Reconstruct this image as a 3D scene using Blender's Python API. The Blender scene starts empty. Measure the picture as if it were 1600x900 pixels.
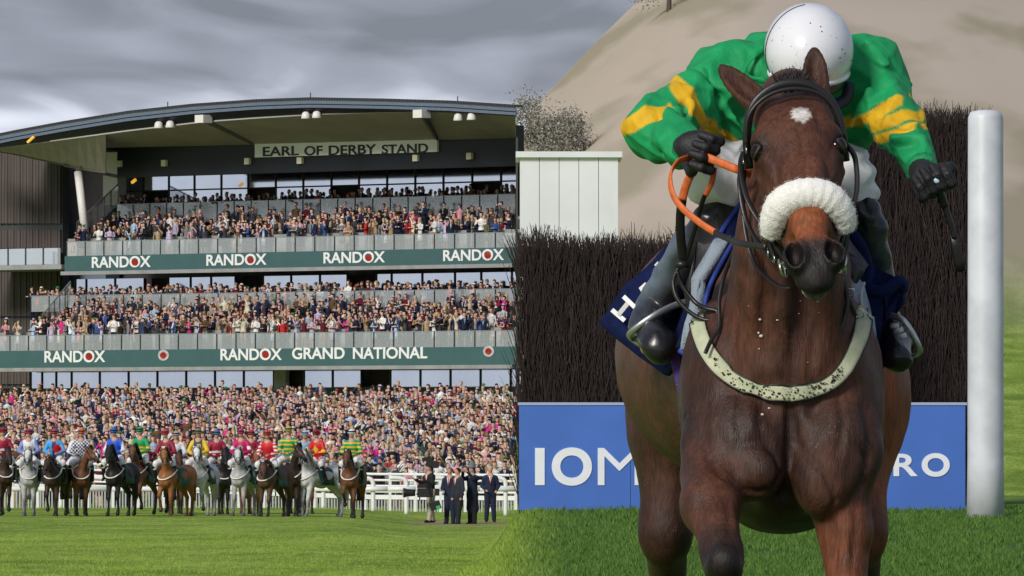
import bpy, bmesh, math, random
import numpy as np
from mathutils import Vector, Matrix, Euler

scene = bpy.context.scene
rng = random.Random(7)
nrng = np.random.RandomState(7)
R = math.radians

# ------------------------------------------------------------------ camera, sky, sun, exposure
CAM_Z = 1.13          # camera height above the turf
FPX = 12000.0         # focal length in pixels of a 1600 wide frame
HOR = 660.0           # row of the horizon
cam_data = bpy.data.cameras.new('camera')
cam = bpy.data.objects.new('camera', cam_data)
scene.collection.objects.link(cam)
cam.location = (0, 0, CAM_Z)
cam.rotation_euler = (R(90), 0, 0)
cam_data.sensor_width = 36
cam_data.lens = FPX / 1600 * 36
cam_data.shift_y = (HOR - 450) / 1600
cam_data.clip_start = 1.0
cam_data.clip_end = 20000
scene.camera = cam
scene.render.resolution_x, scene.render.resolution_y = 1024, 576

SUN_EL, SUN_AZ = R(31), R(214)       # azimuth clockwise from +Y: behind the camera, to its left
sun_data = bpy.data.lights.new('sun', 'SUN')
sun_data.energy = 2.0
sun_data.angle = R(16)
sun_data.color = (1.0, 0.955, 0.89)
sun = bpy.data.objects.new('sun', sun_data)
scene.collection.objects.link(sun)
sdir = Vector((math.sin(SUN_AZ) * math.cos(SUN_EL), math.cos(SUN_AZ) * math.cos(SUN_EL), math.sin(SUN_EL)))
sun.rotation_euler = sdir.to_track_quat('Z', 'Y').to_euler()

world = bpy.data.worlds.new('World')
scene.world = world
world.use_nodes = True
wt = world.node_tree
wt.nodes.clear()
def wn(t, **k):
    n = wt.nodes.new(t)
    for a, b in k.items(): setattr(n, a, b)
    return n
out = wn('ShaderNodeOutputWorld'); bg = wn('ShaderNodeBackground')
sky = wn('ShaderNodeTexSky', sky_type='NISHITA', sun_disc=False, sun_elevation=SUN_EL, sun_rotation=SUN_AZ, air_density=1.4, dust_density=2.0)
bg.inputs['Strength'].default_value = 0.148
wt.links.new(bg.outputs[0], out.inputs[0])
tc = wn('ShaderNodeTexCoord'); sep = wn('ShaderNodeSeparateXYZ')
wt.links.new(tc.outputs['Generated'], sep.inputs[0])
def wmath(op, a, b=None, c=None, clamp=False):
    n = wn('ShaderNodeMath', operation=op, use_clamp=clamp)
    for i, v in enumerate((a, b, c)):
        if v is None: continue
        if isinstance(v, (int, float)): n.inputs[i].default_value = v
        else: wt.links.new(v, n.inputs[i])
    return n.outputs[0]
zc = wmath('ADD', wmath('MAXIMUM', sep.outputs[2], 0.0), 0.006)
cx = wmath('DIVIDE', sep.outputs[0], zc); cy = wmath('DIVIDE', sep.outputs[1], zc)
comb = wn('ShaderNodeCombineXYZ')                      # a flat cloud deck seen in perspective
wt.links.new(cx, comb.inputs[0]); wt.links.new(wmath('MULTIPLY', cy, 0.17), comb.inputs[1])
cloud = wn('ShaderNodeTexNoise'); cloud.inputs['Scale'].default_value = 2.3
cloud.inputs['Detail'].default_value = 4; cloud.inputs['Roughness'].default_value = 0.40
cloud.inputs['Distortion'].default_value = 0.5
wmap = wn('ShaderNodeMapping'); wmap.inputs['Location'].default_value = (3.1, 1.7, 0)
wt.links.new(comb.outputs[0], wmap.inputs[0]); wt.links.new(wmap.outputs[0], cloud.inputs['Vector'])
# thin bright air towards the horizon, heavy deck above it, same all round
elev = wmath('MULTIPLY', wmath('SUBTRACT', sep.outputs[2], 0.0355), 62.0, clamp=True)
val = wmath('ADD', wmath('MULTIPLY', cloud.outputs[0], 1.15), wmath('ADD', wmath('MULTIPLY', elev, -0.50), 0.13))
ramp = wn('ShaderNodeValToRGB')
ramp.color_ramp.elements[0].position = 0.12; ramp.color_ramp.elements[0].color = (0.8, 0.92, 1.25, 1)
ramp.color_ramp.elements[1].position = 0.92; ramp.color_ramp.elements[1].color = (4.5, 4.75, 5.4, 1)
e = ramp.color_ramp.elements.new(0.45); e.color = (1.7, 1.87, 2.4, 1)
e = ramp.color_ramp.elements.new(0.68); e.color = (3.3, 3.5, 4.15, 1)
wt.links.new(val, ramp.inputs[0])
wmix = wn('ShaderNodeMix', data_type='RGBA'); wmix.inputs[0].default_value = 0.93
wt.links.new(sky.outputs[0], wmix.inputs[6]); wt.links.new(ramp.outputs[0], wmix.inputs[7])
wt.links.new(wmix.outputs[2], bg.inputs['Color'])
scene.view_settings.view_transform = 'Standard'
scene.view_settings.look = 'None'
scene.view_settings.exposure = 0.55
scene.view_settings.gamma = 1
scene.cycles.max_bounces = 6
scene.cycles.transparent_max_bounces = 12

# ------------------------------------------------------------------ helpers
COL = scene.collection
def px(x, y, d):
    """pixel of the 1600x900 photograph at distance d -> world point"""
    return Vector(((x - 800) * d / FPX, d, CAM_Z + (HOR - y) * d / FPX))

def tag(o, label=None, cat=None, group=None, kind=None):
    if label: o['label'] = label
    if cat: o['category'] = cat
    if group: o['group'] = group
    if kind: o['kind'] = kind
    return o

def link(name, me, mat=None, parent=None, loc=None):
    o = bpy.data.objects.new(name, me)
    COL.objects.link(o)
    if mat is not None and me is not None and len(me.materials) == 0:
        for m in (mat if isinstance(mat, (list, tuple)) else [mat]): me.materials.append(m)
    if parent is not None: o.parent = parent
    if loc is not None: o.location = loc
    return o

def empty(name, loc=(0, 0, 0), rz=0):
    o = bpy.data.objects.new(name, None)
    o.empty_display_size = 0.2
    COL.objects.link(o); o.location = loc; o.rotation_euler = (0, 0, rz)
    return o

def mesh_np(name, V, Q, cols=None, smooth=False):
    """mesh from numpy vertices and a (n,3) or (n,4) face array, with optional per-vertex colours"""
    me = bpy.data.meshes.new(name)
    V = np.asarray(V, dtype=np.float32); Q = np.asarray(Q, dtype=np.int32)
    k = Q.shape[1]
    me.vertices.add(len(V)); me.vertices.foreach_set('co', V.ravel())
    me.loops.add(Q.size); me.loops.foreach_set('vertex_index', Q.ravel())
    me.polygons.add(len(Q))
    me.polygons.foreach_set('loop_start', np.arange(0, Q.size, k, dtype=np.int32))
    if smooth: me.polygons.foreach_set('use_smooth', np.ones(len(Q), dtype=bool))
    me.update(calc_edges=True)
    if cols is not None:
        a = me.color_attributes.new('Col', 'FLOAT_COLOR', 'POINT')
        c = np.ones((len(V), 4), dtype=np.float32); c[:, :cols.shape[1]] = cols
        a.data.foreach_set('color', c.ravel())
    return me

class MB:
    """collects simple shapes and links them as one mesh object"""
    def __init__(s): s.bm = bmesh.new()
    def box(s, c, size, rot=None, taper=None):
        m = Matrix.Translation(Vector(c))
        if rot is not None: m = m @ (rot.to_4x4() if not isinstance(rot, Euler) else rot.to_matrix().to_4x4())
        r = bmesh.ops.create_cube(s.bm, size=1)
        for v in r['verts']:
            co = Vector((v.co.x * size[0], v.co.y * size[1], v.co.z * size[2]))
            if taper and v.co.z > 0: co.x *= taper; co.y *= taper
            v.co = m @ co
        return s
    def bb(s, x0, x1, y0, y1, z0, z1):
        return s.box(((x0 + x1) / 2, (y0 + y1) / 2, (z0 + z1) / 2), (abs(x1 - x0), abs(y1 - y0), abs(z1 - z0)))
    def tube(s, pts, r, seg=8, flat=None, closed=False, side=None):
        """swept round or flattened tube; r a number or a list; flat=(width,thickness) ratio of r; side: fixed direction of the width"""
        pts = [Vector(p) for p in pts]; n = len(pts)
        rs = r if isinstance(r, (list, tuple)) else [r] * n
        rings = []
        prev = None
        for i, p in enumerate(pts):
            if closed: t = pts[(i + 1) % n] - pts[i - 1]
            else: t = pts[min(i + 1, n - 1)] - pts[max(i - 1, 0)]
            if t.length < 1e-9: t = Vector((0, 0, 1))
            t.normalize()
            if side is not None:
                sd = Vector(side[i] if isinstance(side, list) else side)
                u = sd - t * sd.dot(t)
            elif prev is None:
                u = t.cross(Vector((0, 1, 0)))
                if u.length < 0.1: u = t.cross(Vector((1, 0, 0)))
            else: u = prev - t * prev.dot(t)
            u.normalize(); prev = u
            v = t.cross(u)
            fw, ft = flat if flat else (1, 1)
            ring = [s.bm.verts.new(p + u * math.cos(a) * rs[i] * fw + v * math.sin(a) * rs[i] * ft)
                    for a in [2 * math.pi * (k + (0.5 if flat and seg == 4 else 0)) / seg for k in range(seg)]]
            rings.append(ring)
        for i in range(n if closed else n - 1):
            a, b = rings[i], rings[(i + 1) % n]
            for k in range(seg):
                s.bm.faces.new((a[k], a[(k + 1) % seg], b[(k + 1) % seg], b[k]))
        if not closed:
            s.bm.faces.new(rings[0][::-1]); s.bm.faces.new(rings[-1])
        return s
    def lathe(s, prof, c=(0, 0, 0), seg=16, rot=None):
        m = Matrix.Translation(Vector(c))
        if rot is not None: m = m @ rot.to_4x4()
        rings = [[s.bm.verts.new(m @ Vector((r * math.cos(2 * math.pi * k / seg), r * math.sin(2 * math.pi * k / seg), z))) for k in range(seg)] for r, z in prof]
        for a, b in zip(rings[:-1], rings[1:]):
            for k in range(seg): s.bm.faces.new((a[k], a[(k + 1) % seg], b[(k + 1) % seg], b[k]))
        s.bm.faces.new(rings[0][::-1]); s.bm.faces.new(rings[-1])
        return s
    def prism(s, poly, d, axis=None):
        """closed polygon of Vectors extruded along vector d"""
        d = Vector(d)
        a = [s.bm.verts.new(Vector(p)) for p in poly]; b = [s.bm.verts.new(Vector(p) + d) for p in poly]
        n = len(a)
        s.bm.faces.new(a[::-1]); s.bm.faces.new(b)
        for i in range(n): s.bm.faces.new((a[i], a[(i + 1) % n], b[(i + 1) % n], b[i]))
        return s
    def sphere(s, c, r, u=12, v=8, scale=(1, 1, 1), rot=None):
        m = Matrix.Translation(Vector(c))
        if rot is not None: m = m @ rot.to_4x4()
        m = m @ Matrix.Diagonal((scale[0], scale[1], scale[2], 1))
        bmesh.ops.create_uvsphere(s.bm, u_segments=u, v_segments=v, radius=r, matrix=m)
        return s
    def build(s, name, mat, parent=None, smooth=False, loc=None, bevel=0):
        bmesh.ops.recalc_face_normals(s.bm, faces=s.bm.faces)
        if bevel: bmesh.ops.bevel(s.bm, geom=[e for e in s.bm.edges], offset=bevel, segments=1, affect='EDGES')
        me = bpy.data.meshes.new(name); s.bm.to_mesh(me); s.bm.free()
        if smooth: me.polygons.foreach_set('use_smooth', [True] * len(me.polygons))
        return link(name, me, mat, parent, loc)

# ------------------------------------------------------------------ materials
def mat(name, col=(0.5, 0.5, 0.5), rough=0.6, metal=0, noise=0.0, nscale=8.0, bump=0.0, bscale=40.0, attr=None, spec=0.5,
        col2=None, stretch=(1, 1, 1), sheen=0.0, coat=0.0, alpha=1.0, detail=4, trans=0.0, bstretch=(1, 1, 1), bdist=0.02):
    m = bpy.data.materials.new(name); m.use_nodes = True
    nt = m.node_tree; b = nt.nodes['Principled BSDF']
    b.inputs['Roughness'].default_value = rough; b.inputs['Metallic'].default_value = metal
    b.inputs['Specular IOR Level'].default_value = spec
    b.inputs['Sheen Weight'].default_value = sheen; b.inputs['Coat Weight'].default_value = coat
    b.inputs['Alpha'].default_value = alpha; b.inputs['Transmission Weight'].default_value = trans
    tcn = nt.nodes.new('ShaderNodeTexCoord')
    src = None
    if attr:
        an = nt.nodes.new('ShaderNodeAttribute'); an.attribute_name = attr; src = an.outputs['Color']
    if noise or col2 is not None:
        mp = nt.nodes.new('ShaderNodeMapping'); mp.inputs['Scale'].default_value = stretch
        nt.links.new(tcn.outputs['Object'], mp.inputs[0])
        nz = nt.nodes.new('ShaderNodeTexNoise'); nz.inputs['Scale'].default_value = nscale; nz.inputs['Detail'].default_value = detail
        nt.links.new(mp.outputs[0], nz.inputs['Vector'])
        rp = nt.nodes.new('ShaderNodeMapRange'); rp.inputs[1].default_value = 0.33; rp.inputs[2].default_value = 0.67
        nt.links.new(nz.outputs[0], rp.inputs[0])
        mx = nt.nodes.new('ShaderNodeMix'); mx.data_type = 'RGBA'
        if col2 is not None and not attr:
            mx.inputs[6].default_value = (*col, 1); mx.inputs[7].default_value = (*col2, 1)
            nt.links.new(rp.outputs[0], mx.inputs[0])
        else:
            mx.blend_type = 'MULTIPLY'; mx.inputs[0].default_value = 1
            if src is not None: nt.links.new(src, mx.inputs[6])
            else: mx.inputs[6].default_value = (*col, 1)
            r2 = nt.nodes.new('ShaderNodeMapRange'); r2.inputs[3].default_value = 1 - noise; r2.inputs[4].default_value = 1 + noise
            nt.links.new(rp.outputs[0], r2.inputs[0]); nt.links.new(r2.outputs[0], mx.inputs[7])
        nt.links.new(mx.outputs[2], b.inputs['Base Color'])
    elif src is not None: nt.links.new(src, b.inputs['Base Color'])
    else: b.inputs['Base Color'].default_value = (*col, 1)
    if bump:
        mp2 = nt.nodes.new('ShaderNodeMapping'); mp2.inputs['Scale'].default_value = bstretch
        nt.links.new(tcn.outputs['Object'], mp2.inputs[0])
        n2 = nt.nodes.new('ShaderNodeTexNoise'); n2.inputs['Scale'].default_value = bscale; n2.inputs['Detail'].default_value = 5
        nt.links.new(mp2.outputs[0], n2.inputs['Vector'])
        bp = nt.nodes.new('ShaderNodeBump'); bp.inputs['Strength'].default_value = bump; bp.inputs['Distance'].default_value = bdist
        nt.links.new(n2.outputs[0], bp.inputs['Height']); nt.links.new(bp.outputs[0], b.inputs['Normal'])
    return m

# ------------------------------------------------------------------ smooth solids: distance fields turned into one continuous surface
def sd_ell(P, c, r, Rm=None):
    q = P - np.array(c)
    if Rm is not None: q = q @ Rm
    r = np.array(r)
    k0 = np.sqrt(((q / r) ** 2).sum(-1)); k1 = np.sqrt(((q / r ** 2) ** 2).sum(-1)) + 1e-9
    return k0 * (k0 - 1) / k1
def sd_cap(P, a, b, ra, rb, side=None, flat=1.0):
    a = np.array(a, float); b = np.array(b, float)
    q = P - a; ab = b - a
    if side is not None and flat != 1.0:       # widths measured shorter along 'side'
        s = np.array(side, float); t = ab / (np.linalg.norm(ab) + 1e-9); s = s - t * (s @ t); s /= np.linalg.norm(s) + 1e-9
        comp = q @ s
        q = q + np.multiply.outer(comp, s) * (1 / flat - 1)
    h = np.clip((q @ ab) / (ab @ ab + 1e-12), 0, 1)
    return np.linalg.norm(q - h[..., None] * ab, axis=-1) - (ra + (rb - ra) * h)

class Solid:
    """list of primitives: ('e',c,r,Rm) or ('c',a,b,ra,rb,side,flat); k blending width; col colour; op '+' or '-'"""
    def __init__(s): s.p = []
    def ell(s, c, r, Rm=None, k=0.03, col=None, op='+', kc=0.02):
        s.p.append(('e', op, k, col, kc, (tuple(c), tuple(r) if hasattr(r, '__len__') else (r, r, r), Rm))); return s
    def cap(s, a, b, ra, rb, k=0.03, col=None, op='+', side=None, flat=1.0, kc=0.02):
        s.p.append(('c', op, k, col, kc, (tuple(a), tuple(b), ra, rb, side, flat))); return s
    def chain(s, pts, k=0.03, col=None, side=None, flat=1.0, kc=0.02):
        for (p0, r0), (p1, r1) in zip(pts[:-1], pts[1:]): s.cap(p0, p1, r0, r1, k, col, '+', side, flat, kc)
        return s
    @staticmethod
    def ev(pr, P):
        a = pr[5]
        return sd_ell(P, *a) if pr[0] == 'e' else sd_cap(P, *a)
    @staticmethod
    def box(pr):
        a = pr[5]; m = pr[2] + 0.03
        if pr[0] == 'e':
            r = max(a[1]); c = np.array(a[0])
            if a[2] is None: rr = np.array(a[1]); return c - rr - m, c + rr + m
            return c - r - m, c + r + m
        A = np.array(a[0]); B = np.array(a[1]); r = max(a[2], a[3])
        return np.minimum(A, B) - r - m, np.maximum(A, B) + r + m
    def mesh(s, name, axes, smooth_it=1, cols=None, disp=None):
        ax = [np.asarray(a, dtype=np.float32) for a in axes]
        shp = tuple(len(a) for a in ax)
        D = np.full(shp, 1e3, dtype=np.float32)
        for pr in s.p:
            lo, hi = s.box(pr); sl = []
            for i in range(3):
                a0 = np.searchsorted(ax[i], lo[i]); a1 = np.searchsorted(ax[i], hi[i])
                sl.append(slice(max(a0 - 1, 0), min(a1 + 1, shp[i])))
            sl = tuple(sl)
            if any(q.stop - q.start < 1 for q in sl): continue
            P = np.stack(np.meshgrid(ax[0][sl[0]], ax[1][sl[1]], ax[2][sl[2]], indexing='ij'), -1)
            d = s.ev(pr, P).astype(np.float32); cur = D[sl]; k = pr[2]
            if pr[1] == '+':
                h = np.clip(0.5 + 0.5 * (d - cur) / k, 0, 1); D[sl] = d * (1 - h) + cur * h - k * h * (1 - h)
            else:
                h = np.clip(0.5 - 0.5 * (cur + d) / k, 0, 1); D[sl] = cur * (1 - h) - d * h + k * h * (1 - h)
        ins = D < 0
        nx, ny, nz = shp
        cnt = np.zeros((nx - 1, ny - 1, nz - 1), dtype=np.int8)
        for i in (0, 1):
            for j in (0, 1):
                for k in (0, 1): cnt += ins[i:nx - 1 + i, j:ny - 1 + j, k:nz - 1 + k]
        act = np.argwhere((cnt > 0) & (cnt < 8))
        idx = np.full(cnt.shape, -1, dtype=np.int32); idx[tuple(act.T)] = np.arange(len(act))
        cv = {}; cp = {}
        for i in (0, 1):
            for j in (0, 1):
                for k in (0, 1):
                    a = act + (i, j, k)
                    cv[i, j, k] = D[tuple(a.T)]
                    cp[i, j, k] = np.stack([ax[0][a[:, 0]], ax[1][a[:, 1]], ax[2][a[:, 2]]], -1)
        S = np.zeros((len(act), 3)); N = np.zeros(len(act))
        keys = list(cv)
        for a in keys:
            for b in keys:
                if a < b and sum(abs(a[i] - b[i]) for i in range(3)) == 1:
                    va, vb = cv[a], cv[b]; m = (va < 0) != (vb < 0)
                    t = np.where(m, va / np.where(m, va - vb, 1), 0)
                    S += np.where(m[:, None], cp[a] + t[:, None] * (cp[b] - cp[a]), 0); N += m
        V = S / N[:, None]
        quads = []
        for axn in range(3):
            o1, o2 = [(1, 2), (2, 0), (0, 1)][axn]
            sl0 = [slice(1, n - 1) for n in shp]; sl0[axn] = slice(0, shp[axn] - 1)
            sl1 = list(sl0); sl1[axn] = slice(1, shp[axn])
            A = ins[tuple(sl0)]; B = ins[tuple(sl1)]
            for sgn in (0, 1):
                e = np.argwhere((A & ~B) if sgn == 0 else (~A & B))
                off = np.ones(3, dtype=int); off[axn] = 0
                e = e + off
                def cell(d1, d2):
                    c = e.copy(); c[:, o1] += d1; c[:, o2] += d2
                    return idx[tuple(c.T)]
                q = np.stack([cell(-1, -1), cell(0, -1), cell(0, 0), cell(-1, 0)], -1)
                quads.append(q if sgn == 0 else q[:, ::-1])
        Q = np.concatenate(quads)
        Q = Q[(Q >= 0).all(1)]
        E = np.concatenate([Q[:, [0, 1]], Q[:, [1, 2]], Q[:, [2, 3]], Q[:, [3, 0]]])
        for _ in range(smooth_it):
            acc = np.zeros_like(V); n = np.zeros(len(V))
            for c in range(3):
                acc[:, c] = np.bincount(E[:, 0], V[E[:, 1], c], len(V)) + np.bincount(E[:, 1], V[E[:, 0], c], len(V))
            n = np.bincount(E[:, 0], minlength=len(V)) + np.bincount(E[:, 1], minlength=len(V))
            V = V * 0.45 + acc / np.maximum(n, 1)[:, None] * 0.55
        C = None
        if cols is not None:
            base = np.array(cols, dtype=float); W = np.full(len(V), 1e-3); C = np.tile(base, (len(V), 1)) * 1e-3
            for pr in s.p:
                if pr[3] is None and pr[1] == '-': continue
                col = np.array(pr[3] if pr[3] is not None else base)
                lo, hi = s.box(pr); m = ((V > lo - 0.05) & (V < hi + 0.05)).all(1)
                if not m.any(): continue
                d = s.ev(pr, V[m]); w = np.exp(-np.clip(d if pr[1] == '+' else np.abs(d), -0.005, None) / pr[4])
                if pr[1] == '-': w *= 6
                W[m] += w; C[m] += w[:, None] * col
            C /= W[:, None]
        if disp is not None: V = disp(V)
        me = mesh_np(name, V, Q, C, smooth=True)
        return me

def wrinkle(me, amp, scale, seed=0, sharp=2.0, mask=None):
    """sharp cloth creases pushed along the normals"""
    n = len(me.vertices); v = np.empty(n * 3, np.float32); me.vertices.foreach_get('co', v); v = v.reshape(-1, 3).astype(float)
    nr = np.empty(n * 3, np.float32); me.vertices.foreach_get('normal', nr); nr = nr.reshape(-1, 3)
    rs = np.random.RandomState(seed); h = np.zeros(n)
    for i in range(5):
        k = rs.normal(size=3); k /= np.linalg.norm(k); k *= scale * rs.uniform(.6, 1.8)
        w = sum(np.sin(v @ (rs.normal(size=3) * scale * .45) + rs.rand() * 6) for _ in range(3)) * .9
        ridge = (1 - np.abs(np.sin(v @ k + w))) ** sharp
        gate = np.clip(.5 + .8 * np.sin(v @ (rs.normal(size=3) * scale * .35) + rs.rand() * 6), 0, 1)
        h += ridge * gate * rs.uniform(.5, 1.1)
    h = h - h.mean()
    if mask is not None: h = h * mask(v)
    v += nr * (h * amp)[:, None]
    me.vertices.foreach_set('co', v.astype(np.float32).ravel()); me.update()

def axis_of(*segs):
    """piecewise spacing: (start, end, step), ..."""
    o = []
    for a, b, st in segs:
        n = max(1, int(round((b - a) / st))); o += list(a + (b - a) * np.arange(n) / n)
    o.append(segs[-1][1])
    return np.array(o)
# ------------------------------------------------------------------ turf, far hill
def interp(x, xs, ys): return np.interp(x, xs, ys)
LK = ([0, 30, 56, 80, 120, 160, 200, 231, 260, 290, 385, 430, 520, 700, 6000], [0, 0, 0, -.22, -.63, -1.03, -1.42, -1.69, -1.76, -2.15, 1.35, 1.6, 1.6, 1.4, 1.4])
RK = ([0, 30, 56, 80, 120, 160, 200, 240, 262, 290, 385, 430, 520, 700, 6000], [0, 0, 0, -.26, -.74, -1.22, -1.67, -2.07, -2.05, -2.2, 1.35, 1.6, 1.6, 1.4, 1.4])
FK = ([0, 20, 41, 50, 63, 75, 120, 160, 240, 290, 385, 430, 500, 700, 1000, 1500, 6000], [0, 0, .22, .32, .42, .42, -.6, -1.2, -2.07, -2.2, 1.35, 3, 7.0, 30, 66, 76, 76])
def sstep(x, a, b):
    t = np.clip((x - a) / (b - a), 0, 1); return t * t * (3 - 2 * t)
def ground_z(x, y):
    x = np.asarray(x, float); y = np.asarray(y, float)
    r = x / np.maximum(y, 5) * FPX + 800
    t = sstep(r, 500, 690)
    L = interp(y, *LK) * (1 - t) + interp(y, *RK) * t
    hill = interp(y, *FK)
    ridge = sstep(r, 560, 1200)                      # the hill rises from left to right
    far = sstep(y, 200, 500)
    hill = hill * (1 - far * .58 * (1 - ridge))
    s = sstep(r, 742, 836)
    z = L * (1 - s) + hill * s
    z = z + .012 * np.sin(x * 1.9 + y * .6) * np.sin(y * .41 + x * .7) * (y < 200)
    return z
ys = np.concatenate([np.arange(2, 40, 2), np.arange(40, 80, .5), np.arange(80, 300, 1.5), np.arange(300, 520, 5), np.geomspace(520, 9000, 60)])
rr = np.concatenate([[-60000, -20000, -8000, -3000, -1000], np.arange(-400, 480, 40), np.arange(480, 860, 6), np.arange(860, 1900, 40), [2600, 4000, 8000, 20000, 60000]])
GY, GR_ = np.meshgrid(ys, rr, indexing='ij'); GX = (GR_ - 800) / FPX * GY
GX = np.where(np.abs(GR_ - 800) > 1500, (GR_ - 800) / FPX * np.maximum(GY, 60), GX)
GZ = ground_z(GX, GY)
ny, nx = GX.shape; ii = np.arange(ny * nx).reshape(ny, nx)
Q = np.stack([ii[:-1, :-1], ii[:-1, 1:], ii[1:, 1:], ii[1:, :-1]], -1).reshape(-1, 4)
def grass_mat():
    m = bpy.data.materials.new('turf'); m.use_nodes = True; nt = m.node_tree; b = nt.nodes['Principled BSDF']
    b.inputs['Roughness'].default_value = .9; b.inputs['Specular IOR Level'].default_value = .1
    N = nt.nodes.new; Lk = nt.links.new
    g = N('ShaderNodeNewGeometry'); sp = N('ShaderNodeSeparateXYZ'); Lk(g.outputs['Position'], sp.inputs[0])
    def noise(sc, st, det=4, seed=0.0):
        mp = N('ShaderNodeMapping'); mp.inputs['Scale'].default_value = st; mp.inputs['Location'].default_value = (seed, seed, 0)
        n = N('ShaderNodeTexNoise'); n.inputs['Scale'].default_value = sc; n.inputs['Detail'].default_value = det
        Lk(g.outputs['Position'], mp.inputs[0]); Lk(mp.outputs[0], n.inputs['Vector']); return n.outputs[0]
    def ramp(src, a, ca, bb, cb):
        r = N('ShaderNodeValToRGB'); r.color_ramp.elements[0].position = a; r.color_ramp.elements[0].color = (*ca, 1)
        r.color_ramp.elements[1].position = bb; r.color_ramp.elements[1].color = (*cb, 1); Lk(src, r.inputs[0]); return r.outputs[0]
    def mix(f, a, c, bt='MIX'):
        x = N('ShaderNodeMix'); x.data_type = 'RGBA'; x.blend_type = bt
        for k, v in ((0, f), (6, a), (7, c)):
            if isinstance(v, (int, float)): x.inputs[k].default_value = v
            elif isinstance(v, tuple): x.inputs[k].default_value = (*v, 1)
            else: Lk(v, x.inputs[k])
        return x.outputs[2]
    a = ramp(noise(.55, (1, .22, 1)), .35, (.155, .255, .030), .68, (.33, .44, .080))
    f1 = ramp(noise(9, (1, .10, 1), 6, 4.1), .3, (.62, .66, .6), .7, (1.25, 1.2, 1.2))
    c = mix(1.0, a, f1, 'MULTIPLY')
    # turf by the jump is deeper green
    mr = N('ShaderNodeMapRange'); mr.inputs[1].default_value = -.3; mr.inputs[2].default_value = .42; Lk(sp.outputs[0], mr.inputs[0])
    nr = N('ShaderNodeMapRange'); nr.inputs[1].default_value = 90; nr.inputs[2].default_value = 60; Lk(sp.outputs[1], nr.inputs[0])
    mm = N('ShaderNodeMath'); mm.operation = 'MULTIPLY'; Lk(mr.outputs[0], mm.inputs[0]); Lk(nr.outputs[0], mm.inputs[1])
    c2 = ramp(noise(1.7, (1, .35, 1), 5, 2.0), .32, (.038, .095, .018), .7, (.085, .17, .034))
    c = mix(mm.outputs[0], c, c2)
    # far hillside: dry tan pasture with scrub
    h = ramp(noise(.02, (1, .10, 1), 3, 7.0), .30, (.44, .37, .29), .72, (.58, .49, .40))
    h2 = ramp(noise(.09, (1, .07, 1), 3, 3.0), .46, (1, 1, 1), .60, (.70, .73, .64))
    h = mix(1.0, h, h2, 'MULTIPLY')
    hr = N('ShaderNodeMapRange'); hr.inputs[1].default_value = 6; hr.inputs[2].default_value = 14; Lk(sp.outputs[2], hr.inputs[0])
    c = mix(hr.outputs[0], c, h)
    Lk(c, b.inputs['Base Color'])
    bp_ = N('ShaderNodeBump'); bp_.inputs['Strength'].default_value = .8; bp_.inputs['Distance'].default_value = .04
    Lk(noise(22, (1, .5, 1), 5), bp_.inputs['Height']); Lk(bp_.outputs[0], b.inputs['Normal'])
    return m
M_turf = grass_mat()
ground = link('ground', mesh_np('ground', np.stack([GX, GY, GZ], -1).reshape(-1, 3), Q, None, True), M_turf)
tag(ground, 'green racecourse turf rising to a dry tan hillside', None, None, 'structure')
# grass blades on the near turf
def blades(n, r0, r1, y0, y1, cola, colb, seed, hgt=(.03, .06)):
    rs = np.random.RandomState(seed)
    inv = rs.uniform(1 / y1, 1 / y0, n); y = 1 / inv; x = (rs.uniform(r0, r1, n) - 800) / FPX * y
    clump = np.sin(x * 5 + 2 * np.sin(y * 1.3)) * np.sin(y * 1.1 + x)
    keep = rs.rand(n) < .55 + .45 * clump; x, y = x[keep], y[keep]; n = len(x)
    z = ground_z(x, y) - .004
    h = rs.uniform(hgt[0], hgt[1], n) * (1 + y / 90); w = h * .16; a = rs.uniform(-.6, .6, n); lean = rs.normal(0, .35, n) * h
    V = np.empty((n, 3, 3)); V[:, 0] = np.stack([x - w * np.cos(a), y - w * np.sin(a), z], -1); V[:, 1] = np.stack([x + w * np.cos(a), y + w * np.sin(a), z], -1)
    V[:, 2] = np.stack([x + lean, y + rs.normal(0, .3, n) * h, z + h], -1)
    t = rs.rand(n, 1); c = np.array(cola) * (1 - t) + np.array(colb) * t
    if seed == 1: q = sstep(x / y * FPX + 800, 730, 900)[:, None]; c = c * q + (np.array((.16, .26, .032)) * (1 - t) + np.array((.32, .42, .08)) * t) * (1 - q)
    if seed == 1: keep = (np.sin(x * 3.1 + y * .7) * np.sin(y * 1.9) + rs.rand(n) * 1.2) > -.35; V, c = V[keep], c[keep]
    c = np.repeat(c[:, None], 3, 1)
    return V.reshape(-1, 3), c.reshape(-1, 3)
v1, c1 = blades(100000, 720, 1640, 38, 64, (.045, .105, .018), (.115, .21, .042), 1, (.014, .030))
v2, c2 = blades(70000, -20, 800, 46, 120, (.16, .26, .032), (.32, .42, .08), 2, (.007, .015))
v3, c3 = blades(30000, -20, 800, 90, 240, (.16, .26, .032), (.32, .42, .08), 5, (.006, .012))
V = np.concatenate([v1, v2, v3]); Cc = np.concatenate([c1, c2, c3])
gb = link('grass', mesh_np('grass', V, np.arange(len(V)).reshape(-1, 3), Cc), mat('grass_blade', attr='Col', rough=.8, spec=.15))
tag(gb, 'short green grass blades of the racecourse turf', 'grass', None, 'stuff')
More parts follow.
